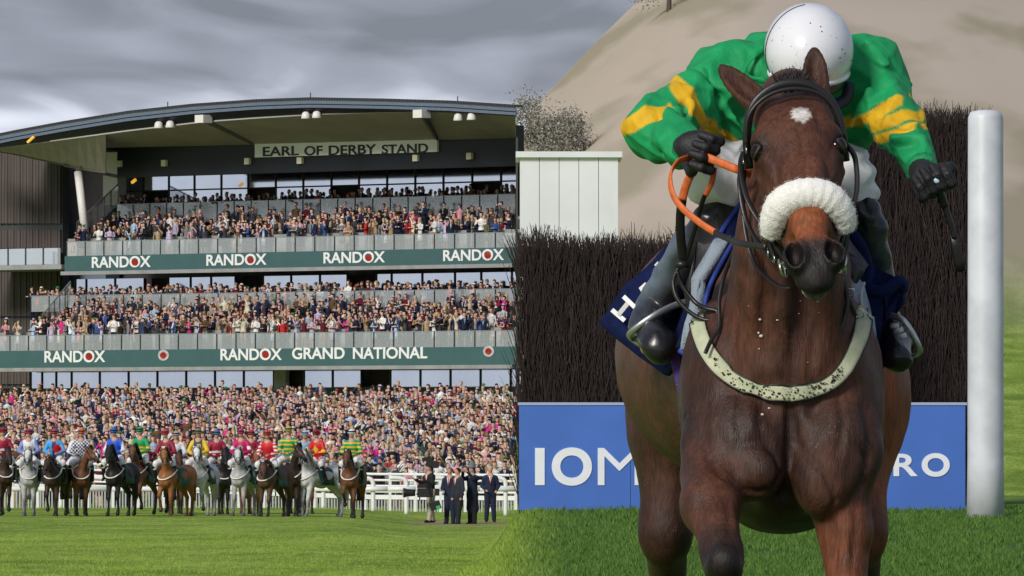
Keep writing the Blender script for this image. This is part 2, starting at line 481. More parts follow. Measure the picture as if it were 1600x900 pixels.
# worn earth where the officials stand
P = []; n = 40
for i in range(n):
    a_ = 2 * math.pi * i / n; w_ = 1 + .18 * math.sin(3 * a_ + 1) + .1 * math.sin(7 * a_)
    P.append((px(722, 822, 238).x + 1.9 * w_ * math.cos(a_), 238 + 9 * w_ * math.sin(a_)))
cxx, cyy = px(722, 822, 238).x, 238
V = [(cxx, cyy, float(ground_z(cxx, cyy)) + .03)]; 
rings = 8
for k in range(1, rings + 1):
    for (x_, y_) in P:
        X_ = cxx + (x_ - cxx) * k / rings; Y_ = cyy + (y_ - cyy) * k / rings; V.append((X_, Y_, float(ground_z(X_, Y_)) + (.03 if k < rings else -.02)))
F = []
for i in range(n): F.append((0, 1 + i, 1 + (i + 1) % n, 1 + (i + 1) % n))
me_ = bpy.data.meshes.new('worn_patch')
fs = [(0, 1 + i, 1 + (i + 1) % n) for i in range(n)] + [(1 + (k - 1) * n + i, 1 + k * n + i, 1 + k * n + (i + 1) % n, 1 + (k - 1) * n + (i + 1) % n) for k in range(1, rings) for i in range(n)]
me_.from_pydata(V, [], fs)
dirt = link('dirt_patch', me_, mat('bare_earth', (.30, .20, .12), .9, col2=(.20, .26, .06), nscale=1.6, bump=.6, bscale=6, stretch=(1, .3, 1)))
tag(dirt, 'patch of worn brown earth under the officials on the right', None, None, 'structure')
# ------------------------------------------------------------------ the jump, board and post behind the big horse
FD = 65.0
def fq(x, y, d=FD): return px(x, y, d)
M_birch = mat('birch_brush', attr='Col', rough=.9, noise=.3, nscale=12)
M_birchcore = mat('birch_core', (.020, .012, .011), .95, bump=1, bscale=14, bdist=.05)
def hedge(name, x0, x1, top, d, depth, n, label, seed):
    rs = np.random.RandomState(seed)
    X0, X1 = fq(x0, 0, d).x, fq(x1, 0, d).x; zt = fq(0, top, d).z; zb = float(ground_z((X0 + X1) / 2, d)) - .1
    t = empty(name, ((X0 + X1) / 2, d, zb))
    core = MB().bb(X0 + .04, X1 - .04, d + .08, d + depth, zb, zt - .12)
    o = core.build('core', M_birchcore); o.parent = t; o.matrix_parent_inverse = Matrix.Translation(-t.location)
    x = rs.uniform(X0, X1, n); z0 = rs.uniform(zb, zt - .35, n); L = rs.uniform(.3, .62, n); z1 = np.minimum(z0 + L, zt + rs.normal(-.02, .035, n))
    y = d + .06 - rs.uniform(0, .10, n); lean = rs.normal(0, .085, n); w = rs.uniform(.002, .006, n)
    topn = rs.rand(n) < .18; y = np.where(topn, d + rs.uniform(0, depth, n), y); z0 = np.where(topn, zt - .3, z0); z1 = np.where(topn, zt + rs.normal(0, .05, n) + .04 * np.sin(x * 7) * np.sin(x * 2.3 + 1), z1)
    V = np.empty((n, 4, 3)); V[:, 0] = np.stack([x - w, y, z0], -1); V[:, 1] = np.stack([x + w, y - .004, z0], -1)
    V[:, 2] = np.stack([x + lean + w * .4, y - .03, z1], -1); V[:, 3] = np.stack([x + lean - w * .4, y - .03, z1], -1)
    c = np.array((.017, .009, .0085)) * rs.uniform(.6, 1.5, (n, 1)); c[rs.rand(n) < .03] = (.04, .026, .02)
    o = link('twigs', mesh_np('twigs', V.reshape(-1, 3), np.arange(4 * n).reshape(-1, 4), np.repeat(c[:, None], 4, 1).reshape(-1, 3)), M_birch)
    o.parent = t; o.matrix_parent_inverse = Matrix.Translation(-t.location); tag(o, kind='stuff')
    tag(t, label, 'fence')
    return t
hedge('birch_fence', 811, 1300, 374, 64.6, .9, 15000, 'low dark brown birch fence behind the blue board to the left of the big horse', 3)
hedge('birch_fence_wing', 1240, 1527, 176, 65.8, .8, 14000, 'tall dark brown birch wing behind the jockey arm with the whip', 4)
def thing_part(mb, name, m, t, smooth=False, **k):
    o = mb.build(name, m, None, smooth, **k); o.parent = t; o.matrix_parent_inverse = Matrix.Translation(-t.location); return o
M_board = mat('board_blue', (.055, .15, .52), .5, noise=.06, nscale=3)
M_boardw = mat('board_white', (.78, .80, .85), .5, noise=.04)
def text_mesh(s, bold=.02):
    cu = bpy.data.curves.new('t', 'FONT'); cu.body = s; cu.offset = bold; cu.extrude = .02; cu.resolution_u = 8
    o = bpy.data.objects.new('t', cu); COL.objects.link(o); dg = bpy.context.evaluated_depsgraph_get()
    me = bpy.data.meshes.new_from_object(o.evaluated_get(dg)); bpy.data.objects.remove(o); bpy.data.curves.remove(cu)
    v = np.array([list(q.co) for q in me.vertices]); lo, hi = v.min(0), v.max(0)
    v = (v - lo) / np.maximum(hi - lo, 1e-9); return me, v
def text_part(s, name, m, t, x0, x1, z0, z1, y, depth=.01, bold=.02, local=False):
    """lettering of given extent lying in an x-z plane, facing -y"""
    me, v = text_mesh(s, bold)
    V = np.stack([x0 + v[:, 0] * (x1 - x0), y - depth + (1 - v[:, 2]) * depth, z0 + v[:, 1] * (z1 - z0)], -1)
    me.vertices.foreach_set('co', V.astype(np.float32).ravel()); me.update(); me.name = name
    o = link(name, me, m)
    o.parent = t
    if not local: o.matrix_parent_inverse = Matrix.Translation(-t.location)
    return o
BD = 62.5
bt = empty('advertising_board', (fq(1160, 0, BD).x, BD, float(ground_z(.2 + fq(1160, 0, BD).x, BD))))
tag(bt, 'long blue advertising board with white letters at the foot of the birch fence', 'board')
a = fq(811, 633, BD); b_ = fq(1509, 797, BD)
for k in range(4):
    xa = a.x + (b_.x - a.x) * k / 4; xb = a.x + (b_.x - a.x) * (k + 1) / 4 - .004
    thing_part(MB().bb(xa, xb, BD, BD + .04, b_.z, a.z), 'panel', M_board, bt)
thing_part(MB().bb(a.x - .01, b_.x + .01, BD - .008, BD + .05, a.z, a.z + .022), 'top_edge', mat('board_edge', (.35, .42, .6), .5), bt)
for x_ in (a.x + .3, (a.x + b_.x) / 2, b_.x - .3): thing_part(MB().bb(x_ - .03, x_ + .03, BD + .05, BD + .09, b_.z - .05, a.z - .02), 'leg', M_birchcore, bt)
def bl(s, x0, x1, y0, y1, bold): text_part(s, 'lettering', M_boardw, bt, fq(x0, 0, BD).x, fq(x1, 0, BD).x, fq(0, y1, BD).z, fq(0, y0, BD).z, BD, .008, bold)
bl('I', 836, 851, 700, 758, .035); bl('O', 862, 925, 699, 759, .035); bl('M', 934, 1002, 700, 758, 0); bl('R', 1396, 1434, 709, 744, .02); bl('O', 1440, 1484, 708, 745, .035)
pt = empty('rail_post', (fq(1540, 0, 60).x, 60, float(ground_z(fq(1540, 0, 60).x, 60))))
tag(pt, 'thick white plastic post standing at the right end of the birch fence', 'post')
M_wplas = mat('white_plastic', (.60, .62, .66), .45, noise=.10, nscale=5, bump=.1, bscale=9)
x_, zt_ = fq(1540, 0, 60).x, fq(0, 172, 60).z
thing_part(MB().lathe([(.150, float(pt.location.z) - .05), (.142, .8), (.138, zt_ - .06), (.120, zt_ - .015), (.06, zt_)], (x_, 60, 0), 28), 'post', M_wplas, pt, True)
# white cabin beyond the low fence
cd_ = 118
cb = empty('white_cabin', (px(880, 0, cd_).x, cd_, float(ground_z(px(880, 0, cd_).x, cd_))))
tag(cb, 'white flat roofed cabin half hidden behind the low birch fence on the left', 'cabin')
M_cab = mat('cabin_white', (.72, .74, .76), .5, noise=.05, nscale=1.5)
X0, X1, zt_ = px(812, 0, cd_).x, px(966, 0, cd_).x, px(0, 246, cd_).z; zb_ = float(cb.location.z)
for k in range(5):
    xa = X0 + (X1 - X0) * k / 5; thing_part(MB().bb(xa + .004, xa + (X1 - X0) / 5 - .004, cd_, cd_ + 2.2, zb_, zt_), 'wall_panel', M_cab, cb)
thing_part(MB().bb(X0 - .06, X1 + .06, cd_ - .08, cd_ + 2.3, zt_, zt_ + .09), 'roof', M_cab, cb)
# hedgerow trees on the hill
M_leaf = mat('hill_foliage', attr='Col', rough=.9, noise=.2, nscale=2)
M_trunk = mat('hill_trunk', (.09, .07, .055), .9)
def hill_tree(x, y, d, h, w, label, seed, tone):
    rs = np.random.RandomState(seed); X_ = px(x, 0, d).x; zg = float(ground_z(X_, d))
    t = empty('hillside_tree', (X_, d, zg))
    tr = MB().tube([(X_, d, zg - 1), (X_ + .1, d, zg + h * .35), (X_ - .1, d, zg + h * .7)], [.35, .25, .1], 7)
    for k in range(5):
        a_ = rs.uniform(0, 6.3); tr.tube([(X_, d, zg + h * (.3 + .08 * k)), (X_ + w * .4 * math.cos(a_), d + w * .4 * math.sin(a_), zg + h * (.55 + .08 * k))], [.14, .05], 5)
    thing_part(tr, 'trunk', M_trunk, t)
    n = 11000; cl = rs.normal(size=(16, 3)) * (w * .24, w * .24, h * .17) + (X_, d, zg + h * .62); k = rs.randint(0, 16, n)
    c = cl[k] + rs.normal(size=(n, 3)) * w * .10; s_ = rs.uniform(.06, .14, (n, 1))
    a1 = rs.normal(size=(n, 3)); a1 /= np.linalg.norm(a1, axis=1)[:, None]; a2 = np.cross(a1, rs.normal(size=(n, 3))); a2 /= np.linalg.norm(a2, axis=1)[:, None]
    V = np.stack([c - a1 * s_, c + a2 * s_, c + a1 * s_, c - a2 * s_], 1).reshape(-1, 3)
    co_ = np.array(tone) * (rs.uniform(.6, 1.4, (n, 1)) * rs.uniform(.7, 1.3, (16, 1))[k])
    o = link('crown', mesh_np('crown', V, np.arange(4 * n).reshape(-1, 4), np.repeat(co_[:, None], 4, 1).reshape(-1, 3)), M_leaf); o.parent = t; o.matrix_parent_inverse = Matrix.Translation(-t.location)
    tag(t, label, 'tree', 'trees on the far hillside'); return t
specs = [(1045, 60, 900, 9, 9, 'grey green tree on the hillside above the shoulder of the big jockey', (.30, .29, .22)), (858, 120, 760, 7, 8, 'low grey tree on the hillside above the white cabin', (.27, .26, .22))]
for i, (x_, y_, d_, h_, w_, lb, tn) in enumerate(specs): hill_tree(x_, y_, d_, h_, w_, lb, 20 + i, tn)


# ------------------------------------------------------------------ the grandstand
dL, dR = 410 / (1 + 7.5e-5 * (24 - 400)), 410 / (1 + 7.5e-5 * 400)
PL, PR = Vector(((24 - 800) * dL / FPX, dL, 0)), Vector((0, dR, 0))
uu = (PR - PL).normalized(); vv = Vector((-uu.y, uu.x, 0)); ORI = PL.copy()
st = empty('grandstand', ORI, math.atan2(uu.y, uu.x))
tag(st, 'four storey racecourse grandstand with curved roof, dark green bands and packed terraces', 'grandstand')
def loc(x, y, v):
    """photo pixel on the plane v metres behind the main front -> local (along, in, up)"""
    r = Vector(((x - 800) / FPX, 1, (HOR - y) / FPX))
    o = Vector((0, 0, CAM_Z)) - ORI; t = (v - o.dot(vv)) / r.dot(vv); p = o + r * t
    return Vector((p.dot(uu), v, p.z))
def sworld(p): return ORI + uu * p.x + vv * p.y + Vector((0, 0, p.z))
def sp_(mb, name, m, parent=None, smooth=False): 
    return mb.build(name, m, parent or st, smooth)
def slabp(name, x0, x1, y0, y1, v0, v1, m, parent=None, mid=400):
    """box: photo extent x0..x1, y0..y1 measured at column mid on plane v0, reaching back to v1"""
    a = loc(x0, 0, v0); b = loc(x1, 0, v0); zt = loc(mid, y0, v0).z; zb = loc(mid, y1, v0).z
    return sp_(MB().bb(a.x, b.x, v0, v1, zb, zt), name, m, parent)
M_teal = mat('teal_panel', (.050, .118, .120), .45, noise=.05, nscale=1.5)
M_red = mat('red_dot', (.60, .045, .025), .5)
M_white = mat('white_letter', (.82, .82, .82), .5)
M_slab = mat('concrete_grey', (.30, .30, .30), .8, noise=.12, nscale=2, bump=.3, bscale=9)
M_dslab = mat('dark_soffit', (.055, .055, .058), .7, noise=.1, nscale=2)
M_navyw = mat('dark_navy_wall', (.006, .008, .016), .5, noise=.2)
M_clad = mat('brown_cladding', (.085, .068, .062), .8, noise=.25, nscale=1.2, stretch=(6, 1, .2))
M_purp = mat('plum_render', (.26, .215, .27), .8, noise=.06, nscale=.8)
M_bluegrey = mat('slate_panel', (.15, .20, .27), .6)
M_cream = mat('cream_paint', (.76, .73, .70), .5, noise=.04)
M_soff = mat('soffit_panel', (.40, .345, .31), .6, noise=.1, nscale=.7)
M_soffd = mat('rib_metal', (.12, .115, .10), .6)
M_fascia = mat('roof_edge_metal', (.16, .20, .27), .4, metal=.3, noise=.08)
M_fascd = mat('roof_edge_dark', (.05, .055, .06), .6)
M_mull = mat('mullion', (.018, .02, .022), .5)
M_mirror = mat('mirror_glass', (.58, .63, .68), .06, metal=1, noise=.04, nscale=.6)
M_room = mat('dark_room', (.03, .018, .015), .8)
M_seat = mat('seat_green', (.012, .05, .035), .6)
def glass_mat():
    m = mat('balustrade_glass', (.84, .89, .88), .18, alpha=.32, spec=.6, noise=.03, nscale=.8, metal=.55); return m
M_glass = glass_mat()
M_lampc = mat('lamp_cream', (.75, .70, .5), .5)
EX = 806      # right-hand end of the stand in the photograph

# --- roof
TOPC = [(-70, 224), (24, 205), (100, 191), (200, 175), (300, 164), (400, 157), (485, 154), (600, 156), (700, 159), (776, 164), (EX, 166)]
def tops(x): return float(np.interp(x, [p[0] for p in TOPC], [p[1] for p in TOPC]))
LEDG = [(-70, 236), (24, 226), (80, 219), (200, 203), (318, 189), (400, 183), (500, 177), (650, 173), (776, 177), (EX, 179)]
def ledge(x): return float(np.interp(x, [p[0] for p in LEDG], [p[1] for p in LEDG]))
VF = -2.2
def strip_(name, f0, f1, xs, m, parent=None):
    """surface between two curves; f(x) -> local point"""
    mb = MB(); prev = None
    for x in xs:
        a = mb.bm.verts.new(f0(x)); b = mb.bm.verts.new(f1(x))
        if prev: mb.bm.faces.new((prev[0], a, b, prev[1]))
        prev = (a, b)
    bmesh.ops.recalc_face_normals(mb.bm, faces=mb.bm.faces); bmesh.ops.solidify(mb.bm, geom=mb.bm.faces[:], thickness=.06)
    return sp_(mb, name, m, parent)
xs = np.linspace(-70, EX, 60)
strip_('roof_edge_top', lambda x: loc(x, tops(x), VF - .05), lambda x: loc(x, tops(x) + 3.2, VF - .05), xs, M_fascd)
strip_('roof_edge', lambda x: loc(x, tops(x) + 3.2, VF - .12), lambda x: loc(x, tops(x) + 8, VF - .12), xs, M_fascia)
strip_('roof_edge_groove', lambda x: loc(x, tops(x) + 8, VF), lambda x: loc(x, tops(x) + 9.5, VF), xs, M_fascd)
strip_('roof_edge', lambda x: loc(x, tops(x) + 9.5, VF - .10), lambda x: loc(x, tops(x) + 14, VF - .10), xs, M_fascia)
strip_('roof_gap', lambda x: loc(x, tops(x) + 14, VF), lambda x: loc(x, ledge(x), VF + .5), xs, M_navyw)
strip_('soffit_ledge', lambda x: loc(x, ledge(x), VF + .42), lambda x: loc(x, ledge(x) + 2.2, VF + .42), np.linspace(78, EX, 40), mat('ledge_metal', (.42, .41, .37), .5))
tm_ = MB()                                                    # saw-toothed ends of the roof sheets
for x in np.arange(-70, EX, 4.2):
    p = loc(x, tops(x), VF - .05); tm_.bb(p.x - .06, p.x + .06, VF - .1, VF + .6, p.z - .02, p.z + .07)
tag(sp_(tm_, 'roof_sheet_ridges', M_fascd), kind='stuff')
strip_('roof_sheet', lambda x: loc(x, tops(x), VF) + Vector((0, 0, .01)), lambda x: Vector((min(loc(x, tops(x), VF).x, loc(EX - 2, 0, 11.1).x), 11, loc(x, tops(x), VF).z - .6)), xs, M_fascd)
# soffit in panels
SX = [-70, 20, 94, 166] + list(np.linspace(166, EX, 10))[1:]
def back(x): return float(np.interp(x, [-70, 24, 130, 166, 183, 500, EX], [224, 239, 263, 268, 229, 222, 214]))
for i, (xa, xb) in enumerate(zip(SX[:-1], SX[1:])):
    xb -= .12
    def backp(x):
        if x <= 166.5 and i < 3: return loc(x, back(min(x, 166)), 1.0)
        return loc(x, back(max(x, 184)), 2.2)
    strip_('soffit_panel', lambda x: loc(x, ledge(x) + 1, VF + .5), backp, np.linspace(xa, xb, 6), M_soff)
strip_('roof_end_trim', lambda x: loc(x, back(min(x, 166)) - 1.5, .9), lambda x: loc(x, back(min(x, 166)) + 3, .9), np.linspace(-70, 166, 12), M_soffd)
# rafters ending in pale blocks, floodlights in pairs
for (x0, y0, x1, y1) in ((318, 186, 395, 222), (659, 178, 683, 216)):
    a, b = loc(x0, y0, VF - .1), loc(x1, y1, 2.0)
    sp_(MB().tube([a, b], .16, 4), 'rafter', M_soffd)
    sp_(MB().box(a, (.62, .7, .42)), 'rafter_end', M_cream)
for x, y in ((248, 196), (266, 195), (478, 181), (495, 180), (716, 184), (737, 183)):
    p = loc(x, y, VF + .1)
    f = sp_(MB().lathe([(.10, .22), (.20, .14), (.26, -.12), (.24, -.16)], p, 14), 'floodlight', M_cream, None, True)
p = loc(48, 218, VF - .1)
M_amber = mat('amber_lamp', (.7, .32, .04), .4)
M_amber.node_tree.nodes['Principled BSDF'].inputs['Emission Color'].default_value = (1, .5, .06, 1); M_amber.node_tree.nodes['Principled BSDF'].inputs['Emission Strength'].default_value = .5
sp_(MB().box(p, (.55, .12, .10), Euler((0, R(-32), 0))), 'amber_lamp', M_amber)
sp_(MB().box(loc(209, 283, 3.6), (.34, .12, .14), Euler((0, R(-30), 0))), 'amber_lamp', M_amber)
sp_(MB().tube([loc(100, 258, .7), loc(185, 276, 2.4)], .09, 6), 'tie_beam', M_soffd)
sp_(MB().tube([loc(125, 262, .7), loc(152, 231, 1.8)], .07, 6), 'brace', M_soffd)
# masts on the roof
for x in (262, 485, 715): 
    p = loc(x, tops(x), VF + .4); sp_(MB().tube([p, p + Vector((0, 0, .32))], .03, 5), 'roof_spike', M_fascd)
# --- head wall with the name board
slabp('head_wall', 183, EX, 206, 268, 2.25, 2.9, M_navyw, mid=500)
a, b = loc(398, 225, 2.1), loc(683, 218.5, 2.1); zt, zb = a.z, loc(398, 246, 2.1).z
nbd = sp_(MB().bb(a.x, b.x, 2.1, 2.24, zb, zt), 'name_board', mat('name_board_cream', (.82, .82, .76), .6, noise=.05, nscale=1.5))
def ptext(s, x0, x1, y0, y1, v, m, name='lettering', bold=.02, parent=None):
    A, B_ = loc(x0, y1, v), loc(x1, y1, v); z1_ = loc(x0, y0, v).z
    o = text_part(s, name, m, parent or st, A.x, B_.x, A.z, z1_, v, .03, bold, True); return o
M_black = mat('black_letter', (.02, .025, .03), .6)
for w_, a_, b_ in (('EARL', 411, 467), ('OF', 476, 504), ('DERBY', 514, 588), ('STAND', 597, 669)): ptext(w_, a_, b_, 227.2 - (a_ - 540) * .018, 242 - (a_ - 540) * .018, 2.1, M_black, 'lettering', .018, nbd)
for x, y in ((187, 256), (258, 255), (388, 252), (470, 251), (651, 247), (735, 244)):
    p = loc(x, y, 2.2); sp_(MB().bb(p.x - .17, p.x + .17, 2.05, 2.24, p.z - .17, p.z + .17), 'wall_lamp', M_lampc)
# --- side block on the left: cladding boards, plum wall, slate panels
for i in range(34):
    xa = -70 + i * 4.83
    for (ya, yb) in ((225, 349), (359, 388), (424, 494), (498, 600)):
        a = loc(xa, ya, 5 + .05 * (i % 2)); b = loc(xa + 4.4, yb, 5 + .05 * (i % 2))
        sp_(MB().bb(a.x, b.x, a.y, a.y + .2, b.z, a.z), 'cladding_board', M_clad)
sp_(MB().bb(loc(-75, 0, 5).x, loc(94, 0, 5).x, 5.2, 5.7, loc(0, 700, 5).z, loc(0, 215, 5).z), 'side_tower', M_fascd)
slabp('plum_wall', 90, 163, 232, 350, 7, 8, M_purp, mid=120)
slabp('slate_panel', 90, 165, 350, 500, 6.9, 8, M_bluegrey, mid=120)
slabp('pillar', 161, 183.5, 238, 320, 6.5, 7.2, M_cream, mid=170)
sp_(MB().tube([loc(122, 268, 1.0), loc(135, 380, 1.0)], .22, 16), 'round_column', M_cream, None, True)
sp_(MB().tube([loc(121.5, 262, 1.0), loc(123, 272, 1.0)], .14, 8), 'column_head', M_soffd)
# --- left annexe balcony
slabp('annexe_floor', -70, 96, 414, 421, .6, 4.9, M_slab, mid=60)
for k in range(6):
    x0 = -70 + k * 27.5
    slabp('balustrade_panel', x0 + 1, x0 + 26.5, 388, 414, .62, .65, M_glass, mid=60)
    p = loc(x0, 0, .7); sp_(MB().bb(p.x - .04, p.x + .04, .66, .74, loc(60, 415, .7).z, loc(60, 387, .7).z), 'post', M_mull)
slabp('annexe_glass', -60, 90, 388, 413, 4.6, 4.8, M_mirror, mid=60)

# --- helper for a band with its writing, a balustrade and glazing below it
def band(v, x0, ytop, ybot, mid, under):
    slabp('band', x0, EX, ytop, ybot, v - .3, v, M_teal, mid=mid)
    a = loc(x0, 0, v); b = loc(EX, 0, v); zb = loc(mid, ybot, v - .3).z; zt = loc(mid, ytop, v - .3).z
    sp_(MB().bb(a.x + .05, b.x, v + .004, v + 3.4, zb - .02, zb + .28), 'deck_slab', M_dslab)
    sp_(MB().bb(a.x, b.x, v - .32, v - .05, zb - .20, zb - .004), 'band_underside', M_slab)
    return zb
def balustrade(v, x0, x1, ytop, ybot, mid, wpx):
    zt, zb = loc(mid, ytop, v).z, loc(mid, ybot, v).z; xa, xb = loc(x0, 0, v).x, loc(x1, 0, v).x; w = wpx / (loc(mid + 10, 0, v).x - loc(mid, 0, v).x) / 10 if False else wpx * (loc(mid + 10, 0, v).x - loc(mid, 0, v).x) / 10
    n = max(1, int(round((xb - xa) / w))); w = (xb - xa) / n
    for k in range(n):
        pnl = 'balustrade_panel'
        sp_(MB().bb(xa + k * w + .05, xa + (k + 1) * w - .05, v, v + .02, zb, zt), pnl, M_glass)
    for k in range(n + 1): sp_(MB().bb(xa + k * w - .03, xa + k * w + .03, v + .0, v + .06, zb - .1, zt), 'post', M_mull)
    sp_(MB().bb(xa, xb, v - .01, v + .03, zt, zt + .035), 'handrail', mat('handrail', (.35, .38, .38), .4, metal=.5) if 'handrail' not in bpy.data.materials else bpy.data.materials['handrail'])
def glazing(v, xs, ytop, ybot, mid, transom=None, dark=()):
    """mirror panes between mullions at photo columns xs; dark = indices of open doors"""
    zt, zb = loc(mid, ytop, v).z, loc(mid, ybot, v).z
    lv = [(zb, zt)] if transom is None else [(zb, loc(mid, transom, v).z - .04), (loc(mid, transom, v).z + .04, zt)]
    for i, (xa, xb) in enumerate(zip(xs[:-1], xs[1:])):
        a, b = loc(xa, 0, v).x, loc(xb, 0, v).x
        for j, (z0, z1) in enumerate(lv):
            d_ = (i in dark) and j == 0
            sp_(MB().bb(a + .06, b - .06, v + (.5 if d_ else 0), v + (.6 if d_ else .03), z0, z1), 'doorway' if d_ else 'window', M_room if d_ else M_mirror)
    for x in xs: sp_(MB().bb(loc(x, 0, v).x - .045, loc(x, 0, v).x + .045, v - .05, v + .1, zb, zt), 'mullion', M_mull)
    if transom is not None: sp_(MB().bb(loc(xs[0], 0, v).x, loc(xs[-1], 0, v).x, v - .04, v + .08, lv[0][1], lv[1][0]), 'transom', M_mull)

# upper tier
VU, VL = 0.0, -6.0
zbU = band(VU, 101, 393.5, 418, 440, 0)
balustrade(VU - .1, 104, EX, 371, 393.5, 440, 31)
glazing(3.3, [118, 135, 180, 226, 263, 298, 330, 368, 411, 455, 500, 543, 588, 612, 660, 711, 752, 800, 812], 431, 452, 440, None, dark=(3, 7, 11))
glazing(7.9, [183, 224, 264, 304, 346, 388, 431, 474, 518, 561, 605, 649, 693, 738, 783, 812], 262, 345, 500, 291, dark=(1, 5, 8, 13))
slabp('header', 184, 812, 250, 263, 7.9, 8.3, M_navyw, mid=500)
slabp('ceiling', 184, 812, 252, 254, 2.9, 7.9, M_navyw, mid=500)
# lower tier
zbL = band(VL, -70, 544.5, 572, 440, 0)
balustrade(VL - .1, -70, EX, 520.5, 544.5, 440, 31)
glazing(-2.9, [48, 66, 88, 112, 156, 201, 246, 291, 336, 381, 428, 475, 520, 565, 610, 657, 704, 751, 798, 812], 579, 606, 440, None, dark=(10, 13))
slabp('pier', 428, 446, 560, 610, -3.1, -2.8, M_slab, mid=440)
# downlights below the decks
for (v, zz, xs_) in ((VU + 1.6, zbU, (132, 215, 288, 345, 421, 486, 550, 630, 700, 770)), (VL + 1.6, zbL, (62, 115, 172, 205, 260, 290, 330, 400, 480, 515, 560, 632, 660, 750))):
    for i, x in enumerate(xs_):
        p = loc(x, 0, v); w_ = .22 if i % 2 else .3
        sp_(MB().bb(p.x - w_, p.x + w_, v - .12, v + .12, zz - .16, zz - .03), 'downlight', M_lampc)
# lettering on the bands
def randox(x0, x1, y0, y1, v, s='RANDOX'):
    ptext(s, x0, x1, y0, y1, v - .3, M_white, 'lettering', .022)
def disc(x, y, r, v, m, name, k=0):
    p = loc(x, y, v - .3); w = r * (loc(x + 10, y, v).x - loc(x, y, v).x) / 10; h = loc(x, y - r, v - .3).z - p.z
    mb = MB(); c_ = [mb.bm.verts.new((p.x + w * math.cos(a) , v - .335 - k * .02, p.z + h * math.sin(a))) for a in np.linspace(0, 2 * math.pi, 25)[:-1]]
    mb.bm.faces.new(c_); bmesh.ops.solidify(mb.bm, geom=mb.bm.faces[:], thickness=.012); sp_(mb, name, m)
sl = lambda x, y: y - (x - 440) * .0195         # letters follow the band's slope at the upper deck
for x0, x1 in ((144, 236), (323, 417), (506, 602), (693, 788)):
    xm = (x0 + x1) / 2; yc = sl(xm, 405.3); randox(x0, x1, yc - 8.8, yc + 8.8, VU); disc(x0 + (x1 - x0) * .735, yc, 5.2, VU, M_red, 'red_dot')
sl2 = lambda x, y: y - (x - 440) * .0120
for x0, x1 in ((70, 165), (345, 441)):
    xm = (x0 + x1) / 2; yc = sl2(xm, 553.6); randox(x0, x1, yc - 9.2, yc + 9.2, VL); disc(x0 + (x1 - x0) * .735, yc, 5.4, VL, M_red, 'red_dot')
yc = sl2(562, 553.6); randox(457, 539, yc - 9.0, yc + 9.4, VL, 'GRAND'); randox(552, 668, yc - 9.5, yc + 8.9, VL, 'NATIONAL')
for x in (256, 764):
    yc = sl2(x, 552.8); disc(x, yc, 8.6, VL, M_white, 'white_disc'); disc(x, yc, 5.0, VL, M_red, 'red_dot', 1)
# --- tiers: stepped floors the crowd stands on, barrier and walkway behind
TIERS = []     # (v, z floor, x0, x1, kind)
def tier(v0, y0, v1, y1, n, x0, x0b, mid, wall=True):
    for k in range(n):
        t = k / (n - 1); v = v0 + (v1 - v0) * t; z = loc(mid, y0 + (y1 - y0) * t, v).z; xa = x0 + (x0b - x0) * t
        a, b = loc(xa, 0, v).x, loc(EX, 0, v).x; dv = (v1 - v0) / (n - 1)
        sp_(MB().bb(a, b, v, v + dv + .02 if k < n - 1 else v + dv, z - .6, z), 'step', M_slab)
        TIERS.append((v + dv * .5, z, xa, EX - 2, 'row'))
tier(1.0, 389, 5.0, 371, 6, 120, 182, 440); tier(-5.0, 541, -1.2, 511, 7, 62, 104, 440)
# front walkway and its wall
slabp('front_wall', 106, EX, 366, 396, .95, 1.0, M_slab, mid=440); slabp('front_wall', -70, EX, 515, 546, -5.05, -5.0, M_slab, mid=440)
balustrade(5.9, 182, EX, 313, 344, 440, 27.5); balustrade(-.6, 48, EX, 457, 482, 440, 31)
zwu, zwl = loc(440, 350, 5.9).z, loc(440, 495, -.6).z
sp_(MB().bb(loc(182, 0, 5.8).x, loc(EX, 0, 5.8).x, 5.0 + .7, 7.9, zwu - .5, zwu - .02), 'walkway', M_slab)
sp_(MB().bb(loc(48, 0, -.7).x, loc(EX, 0, -.7).x, -.75, 3.3, zwl - .5, zwl - .02), 'walkway', M_slab)
sp_(MB().bb(loc(-70, 0, -6).x, loc(EX, 0, -6).x, -5.95, -5.06, zbL + .3, loc(440, 545, -6).z - .3), 'walkway', M_slab)
for v_, z_, x_ in ((6.25, zwu, 186), (6.95, zwu, 190)): TIERS.append((v_, z_, x_, EX - 2, 'walk'))
for v_, z_, x_ in ((-.2, zwl, 50), (.6, zwl, 56), (1.5, zwl, 60)): TIERS.append((v_, z_, x_, EX - 2, 'walk'))
# raked side barriers
for (xa, ya, xb, yb, va, vb, n) in ((120, 378, 184, 318, .9, 5.8, 6), (60, 530, 110, 470, -5, -1, 6)):
    for k in range(n):
        t0, t1 = k / n, (k + 1) / n
        p = [loc(xa + (xb - xa) * t, ya + (yb - ya) * t, va + (vb - va) * t) for t in (t0, t1)]
        mb = MB(); mb.prism([p[0] + Vector((0, 0, -.05)), p[1] + Vector((0, 0, -.05)), p[1] + Vector((0, 0, 1.0)), p[0] + Vector((0, 0, 1.0))], (.03, 0, 0)); sp_(mb, 'side_panel', M_glass)
        sp_(MB().tube([p[0], p[0] + Vector((0, 0, 1.1))], .035, 5), 'post', M_mull)
    sp_(MB().tube([loc(xa, ya, va) + Vector((0, 0, 1.05)), loc(xb, yb, vb) + Vector((0, 0, 1.05))], .04, 6), 'handrail', bpy.data.materials['handrail'])
